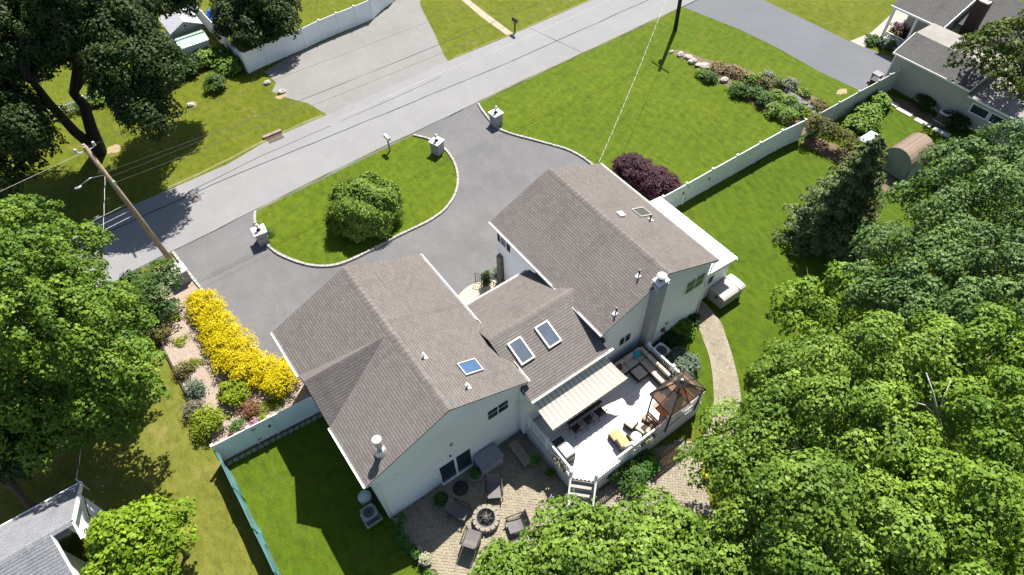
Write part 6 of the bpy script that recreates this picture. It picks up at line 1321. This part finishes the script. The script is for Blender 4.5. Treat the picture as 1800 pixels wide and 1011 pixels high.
LSH = leafmat('shrub_leaves', (.028, .070, .012), (.075, .140, .026), .2); LLIME = leafmat('lime_leaves', (.10, .16, .008), (.22, .27, .012), .25); LGREY = leafmat('greyish_twigs', (.085, .080, .055), (.17, .15, .11), .1); LOLIVE = leafmat('olive_shrub', (.07, .075, .02), (.15, .13, .04), .15); LRED = leafmat('reddish_shrub', (.08, .035, .015), (.17, .085, .035), .15); LHOSTA = leafmat('hosta_leaves', (.07, .14, .015), (.16, .25, .035), .2); LBLUE = leafmat('bluish_needles', (.05, .085, .05), (.14, .18, .12), .1)
MG = 'shrubs in the mulch bed'
t = thing('ornamental_tree', 'loose grey-green small tree beside the stone pillar and leaning pole', 'tree', (-3.7, 33.0, 0)); crown('crown', [lob(265, 520, 1.7, 1.25, 1.3), lob(255, 560, 1.3, 1.15, 1.0), lob(290, 480, 2.2, .8, .9), lob(240, 500, 1.6, .9, .8), lob(290, 540, 1.2, .7, .7)], LSH, t, (-3.7, 33, 0), .16, 34, .38, seed=101)
trunk(t, (-3.7, 33.0, 0), (-3.5, 33.1, 2.2), .09, .04, [lob(265, 520, 1.7, 1)[:3], lob(290, 480, 2.2, 1)[:3], lob(240, 500, 1.6, 1)[:3]], BARKL, 2)
bush(283, 592, .6, .75, 1.0, 'olive shrub at the bed edge below the small grey-green tree', LOLIVE, 102, group=MG); bush(325, 655, .5, .55, .7, 'low reddish-green shrub beside the timber edging', LOLIVE, 103, group=MG); bush(345, 690, .5, .6, .8, 'blue-green low shrub in the middle of the mulch bed', LBLUE, 104, group=MG); bush(345, 725, .5, .6, .8, 'bare grey twiggy shrub beside the timber edging', LGREY, 105, group=MG)
bush(372, 750, .7, .85, 1.25, 'rounded lime-green shrub near the gated white fence', LLIME, 106, group=MG); bush(415, 700, .7, .8, 1.15, 'green-leaved bush at the foot of the yellow row', LLIME, 107, group=MG, leaf=.15); bush(440, 725, .5, .55, .7, 'reddish-brown shrub among the mulch near the gate', LRED, 108, group=MG); bush(420, 755, .4, .5, .5, 'low mixed green shrub near the pink flowers', LSH, 109, group=MG)
plant('pink_flowers', 'clump of pink flowers beside the white gate', 'flowers', [lob(432, 752, .3, .3, .2), lob(447, 742, .3, .25, .2), lob(420, 765, .3, .3, .2)], leafmat('pink_petals', (.10, .14, .05), (.62, .25, .45), .2, clump=.15), None, .10, 110, .14, 110, stem_r=.008)
for i, (u, v) in enumerate(((305, 560), (318, 600), (345, 640), (470, 715), (490, 705), (455, 735))): x, y = g2(u, v); plant('seedling_patch', ['patch of pale green seedlings near the small tree', 'patch of pale green seedlings left of the yellow row', 'patch of lime seedlings under the yellow row', 'low lime ground plants along the gated fence', 'green ground plants at the house end of the gated fence', 'low yellow-green plants above the white gate'][i], 'plant', [(x, y, .1, .5, .45, .14)], LLIME, 'low plants in the mulch', .10, 40, .16, 120+i, stem_r=.006)
# garden bed in the big lawn
GB = 'plants in the garden bed'; LGRASS = leafmat('bluish_grass', (.09, .11, .06), (.20, .22, .14), .15)
LDRY = leafmat('dry_stalks', (.12, .085, .04), (.24, .18, .09), .1)
bl = [(1232, 135, .5, .55, LHOSTA, 'small pale plant at the road end of the garden bed'), (1247, 142, .55, .7, LSH, 'grassy tuft beside the lone white boulder'), (1290, 158, .55, .7, LHOSTA, 'leafy plant below the white boulder'), (1300, 168, .75, .9, LSH, 'dense dark green grass clump on the lawn side of the bed'), (1322, 170, .7, .9, LSH, 'round green shrub, second in the lawn-side row'), (1338, 182, .75, .95, LSH, 'round green shrub in the middle of the lawn-side row'), (1360, 200, .75, .9, LHOSTA, 'flowering green shrub near the white fence'), (1382, 210, .7, .85, LHOSTA, 'speckled green shrub touching the white fence'),
      (1318, 145, .55, .65, LHOSTA, 'leafy hosta beside the dark timber in the bed'), (1345, 150, .7, .5, LOLIVE, 'yellowish low plant in the middle of the bed'), (1347, 140, .6, .7, LGRASS, 'blue-grey ornamental grass, left of two'), (1385, 155, .65, .8, LGRASS, 'blue-grey ornamental grass, right of two'), (1362, 172, .55, .6, LHOSTA, 'hosta on the mulch, left of two'), (1383, 182, .6, .65, LHOSTA, 'hosta with yellow-green leaves, right of two'), (1412, 168, .5, .5, LHOSTA, 'low leafy plant at the driveway side of the bed'), (1410, 202, .5, .6, LLIME, 'lime plant by the fence corner'), (1436, 190, .7, .5, LOLIVE, 'dry brownish plant against the beige fence'),
      (1262, 122, .7, .45, LDRY, 'dry brown clump behind the white boulders'), (1282, 128, .8, .5, LDRY, 'broad dry brown clump on the driveway side of the boulders'), (1302, 136, .7, .4, LDRY, 'dry brown clump in the middle of the bed'), (1330, 140, .5, .5, LHOSTA, 'pale leafy plant between the dry clumps and the blue-grey grass'), (1368, 150, .45, .4, LSH, 'small green tuft between the two blue-grey grasses'), (1398, 198, .6, .7, LSH, 'dark green shrub just above the white fence top')]
for i, (u, v, r_, h, mt, lb) in enumerate(bl): bush(u, v, h/2, r_, h, lb, mt, 140+i, .16, GB, .28, 42, 'garden_plant')
ROCK = mat('boulder', (.34, .315, .28), .9, .2, 4, .4, 14, .6)
for i, (u, v, s, lb) in enumerate([(1180, 92, .22, 'small boulder at the very end of the stone row'), (1196, 97, .36, 'pale boulder second from the end of the row'), (1206, 101, .30, 'pale boulder third from the end of the row'), (1212, 103, .38, 'large flat pale boulder in the middle of the row'), (1217, 110, .42, 'pale slab-like boulder in the row'), (1227, 116, .34, 'rounded pale boulder near the bed'), (1238, 120, .55, 'biggest white boulder at the head of the bed'), (1272, 143, .42, 'lone white boulder on the lawn edge of the bed')]):
    x, y = g2(u, v); o = MB().blob((0, 0, s*.32), (s, s*.75, s*.5), 9, 6, .18, i).build('boulder', ROCK, None); o.location = (x, y, 0); tag(o, lb, 'boulder', 'boulders edging the garden bed')
SLATE = mat('slate', (.11, .11, .13), .7, .2, 5)
t = thing('slate_pile', 'pile of dark slate slabs in the garden bed', 'slate pile', (*g2(1400, 185), 0)); m_ = MB(); r = random.Random(6); cx, cy = g2(1400, 185)
for k in range(16): m_.obox((cx+r.uniform(-.7, .7), cy+r.uniform(-1.2, 1.2), .1+.12*r.random()), (.3, r.uniform(.9, 1.7), .05), r.uniform(-.3, .3), r.uniform(-.3, .1))
m_.build('slabs', SLATE, t)
t = thing('timber_beam', 'dark landscape timber lying along the garden bed', 'timber', (*g2(1320, 160), 0)); m_ = MB(); a, b = g2(1302, 150), g2(1335, 172); m_.bar((*a, .1), (*b, .1), .16, .2); m_.build('beam', mat('dark_timber', (.035, .03, .025), .8), t)
# vine and shade row behind the fence, hostas next door
t = thing('climbing_vine', 'dark climbing vine smothering the fence corner and the row behind it', 'vine', (41, 17, 0)); crown('foliage', [(40.6, 19.3, 1.5, .9, .5, .8), (41.0, 18.3, 1.1, .8, .9, .8), (41.1, 17.0, 1.0, .8, .9, .8), (41.2, 15.8, .9, .7, .9, .8), (41.0, 14.6, .8, .7, .9, .7), (40.3, 19.3, 1.7, .5, .3, .4)], leafmat('vine_leaves', (.03, .045, .008), (.17, .16, .03), .2), t, (41, 17, 0), .16, 34, .40, seed=160); MB().tube([(40.7, 19.2, 0), (40.9, 18.6, .8), (41.1, 16.5, .9)], [.06, .05, .03], 6).build('stem', BARK, t)
HG = 'hostas in the neighbouring yard'
for i, (u, v, r_, h, lb) in enumerate([(1540, 187, 1.0, .9, 'hosta clump nearest the beige fence'), (1520, 205, 1.05, .9, 'large hosta clump beside the pale cold frame'), (1500, 222, .95, .85, 'hosta clump beside the climbing vine'), (1525, 222, .8, .8, 'hosta clump closest to the barrel-shaped shed')]): bush(u, v, h/2, r_, h, lb, LHOSTA, 165+i, .24, HG, .38, 26, 'hosta')
for i, (u, v, r_, h, lb) in enumerate([(1622, 190, .8, 1.0, 'dark shrub against the neighbouring beige wall, left of the air conditioner'), (1675, 225, .9, 1.1, 'dark shrub against the neighbouring beige wall, right of the air conditioner')]): bush(u, v, h/2, r_, h, lb, LDARK, 172+i, .18, None, .3, 34)
# by the deck and right wall
bush(1100, 845, .6, .95, 1.2, 'feathery green conifer shrub below the near deck railing', LSH, 180, .12); bush(1130, 822, .5, .7, .9, 'leafy green shrub below the deck, nearer the brick path', leafmat('camellia', (.02, .08, .01), (.06, .17, .02), .2), 181, .14); bush(1190, 650, .5, 1.0, 1.0, 'spiky blue-green juniper beside the right deck railing', LBLUE, 182, .16, cl=.3); bush(1197, 585, .4, .7, .8, 'pale-leaved shrub in the shaded bed by the chimney', LHOSTA, 183, .18); bush(1180, 600, .4, .6, .6, 'dark shrub in the shaded bed by the chimney', LDARK, 184, .14); bush(1212, 566, .4, .5, .6, 'small dark shrub at the end of the shaded bed', LDARK, 185, .14)
bush(855, 505, .6, .3, 1.5, 'slim dark conifer in the entry beside the iron railing', LDARK, 186, .10, cl=.16, dens=90); bush(880, 487, .4, .45, .7, 'potted leafy plant on the entry stoop', LSH, 187, .12); bush(472, 412, .3, .35, .5, 'small green shrub behind the left island pillar', LSH, 188, .10)
bush(1240, 842, .2, .18, .5, 'small yellow flowering plant in the grass by the brick path', leafmat('yellow_petals', (.3, .27, .02), (.7, .6, .03), .2), 189, .09, cl=.14, dens=90, name='flower')
# across the road
FB = 'shrubs along the picket fence'
for i, (u, v, r_, h, lb, mt) in enumerate([(330, 128, 1.3, 1.2, 'broad bright shrub along the picket fence, left part', LSH), (360, 112, 1.3, 1.3, 'tall bright ferny shrub along the picket fence, middle', LMAPLE), (385, 105, 1.2, 1.2, 'ferny shrub along the picket fence, next to the white fence', LMAPLE), (405, 125, 1.2, 1.1, 'large-leaved hosta beside the white fence corner', LHOSTA), (300, 145, 1.1, .9, 'low dark shrub along the picket fence under the tall tree', LSH), (175, 178, 1.0, .8, 'leafy shrub against the picket fence behind the trunks', LHOSTA), (150, 188, .9, .7, 'low shrub against the picket fence, far left', LHOSTA)]): bush(u, v, h/2, r_, h, lb, mt, 190+i, .22, FB, .36, 26)
bush(380, 157, .6, .85, 1.25, 'single rounded shrub standing in the lawn across the road', LSH, 199, .16, cl=.3, dens=45)
bush(1578, 68, .6, .9, 1.5, 'dark burgundy bush at the end of the front walk', LBURG, 201, .18, cl=.35, dens=36); bush(1555, 82, .3, .8, .6, 'grey-green low plants beside the sealed driveway', LBLUE, 202, .16); bush(1530, 75, .3, .7, .5, 'leafy low plants at the start of the front walk', LSH, 203, .16); bush(1618, 38, .3, .6, .6, 'dark red low bush under the porch roof', LBURG, 204, .15)
for i, (u, v) in enumerate(((470, 147), (495, 163), (335, 186))): x, y = g2(u, v); o = MB().blob((0, 0, .1), (.35, .28, .18), 9, 6, .2, 20+i).build('field_stone', ROCK, None); o.location = (x, y, 0); tag(o, ['pale stone in the worn lawn near the white fence', 'pale stone in the worn lawn near the far driveway', 'pale stump-like stone in the lawn near the tall tree'][i], 'stone')
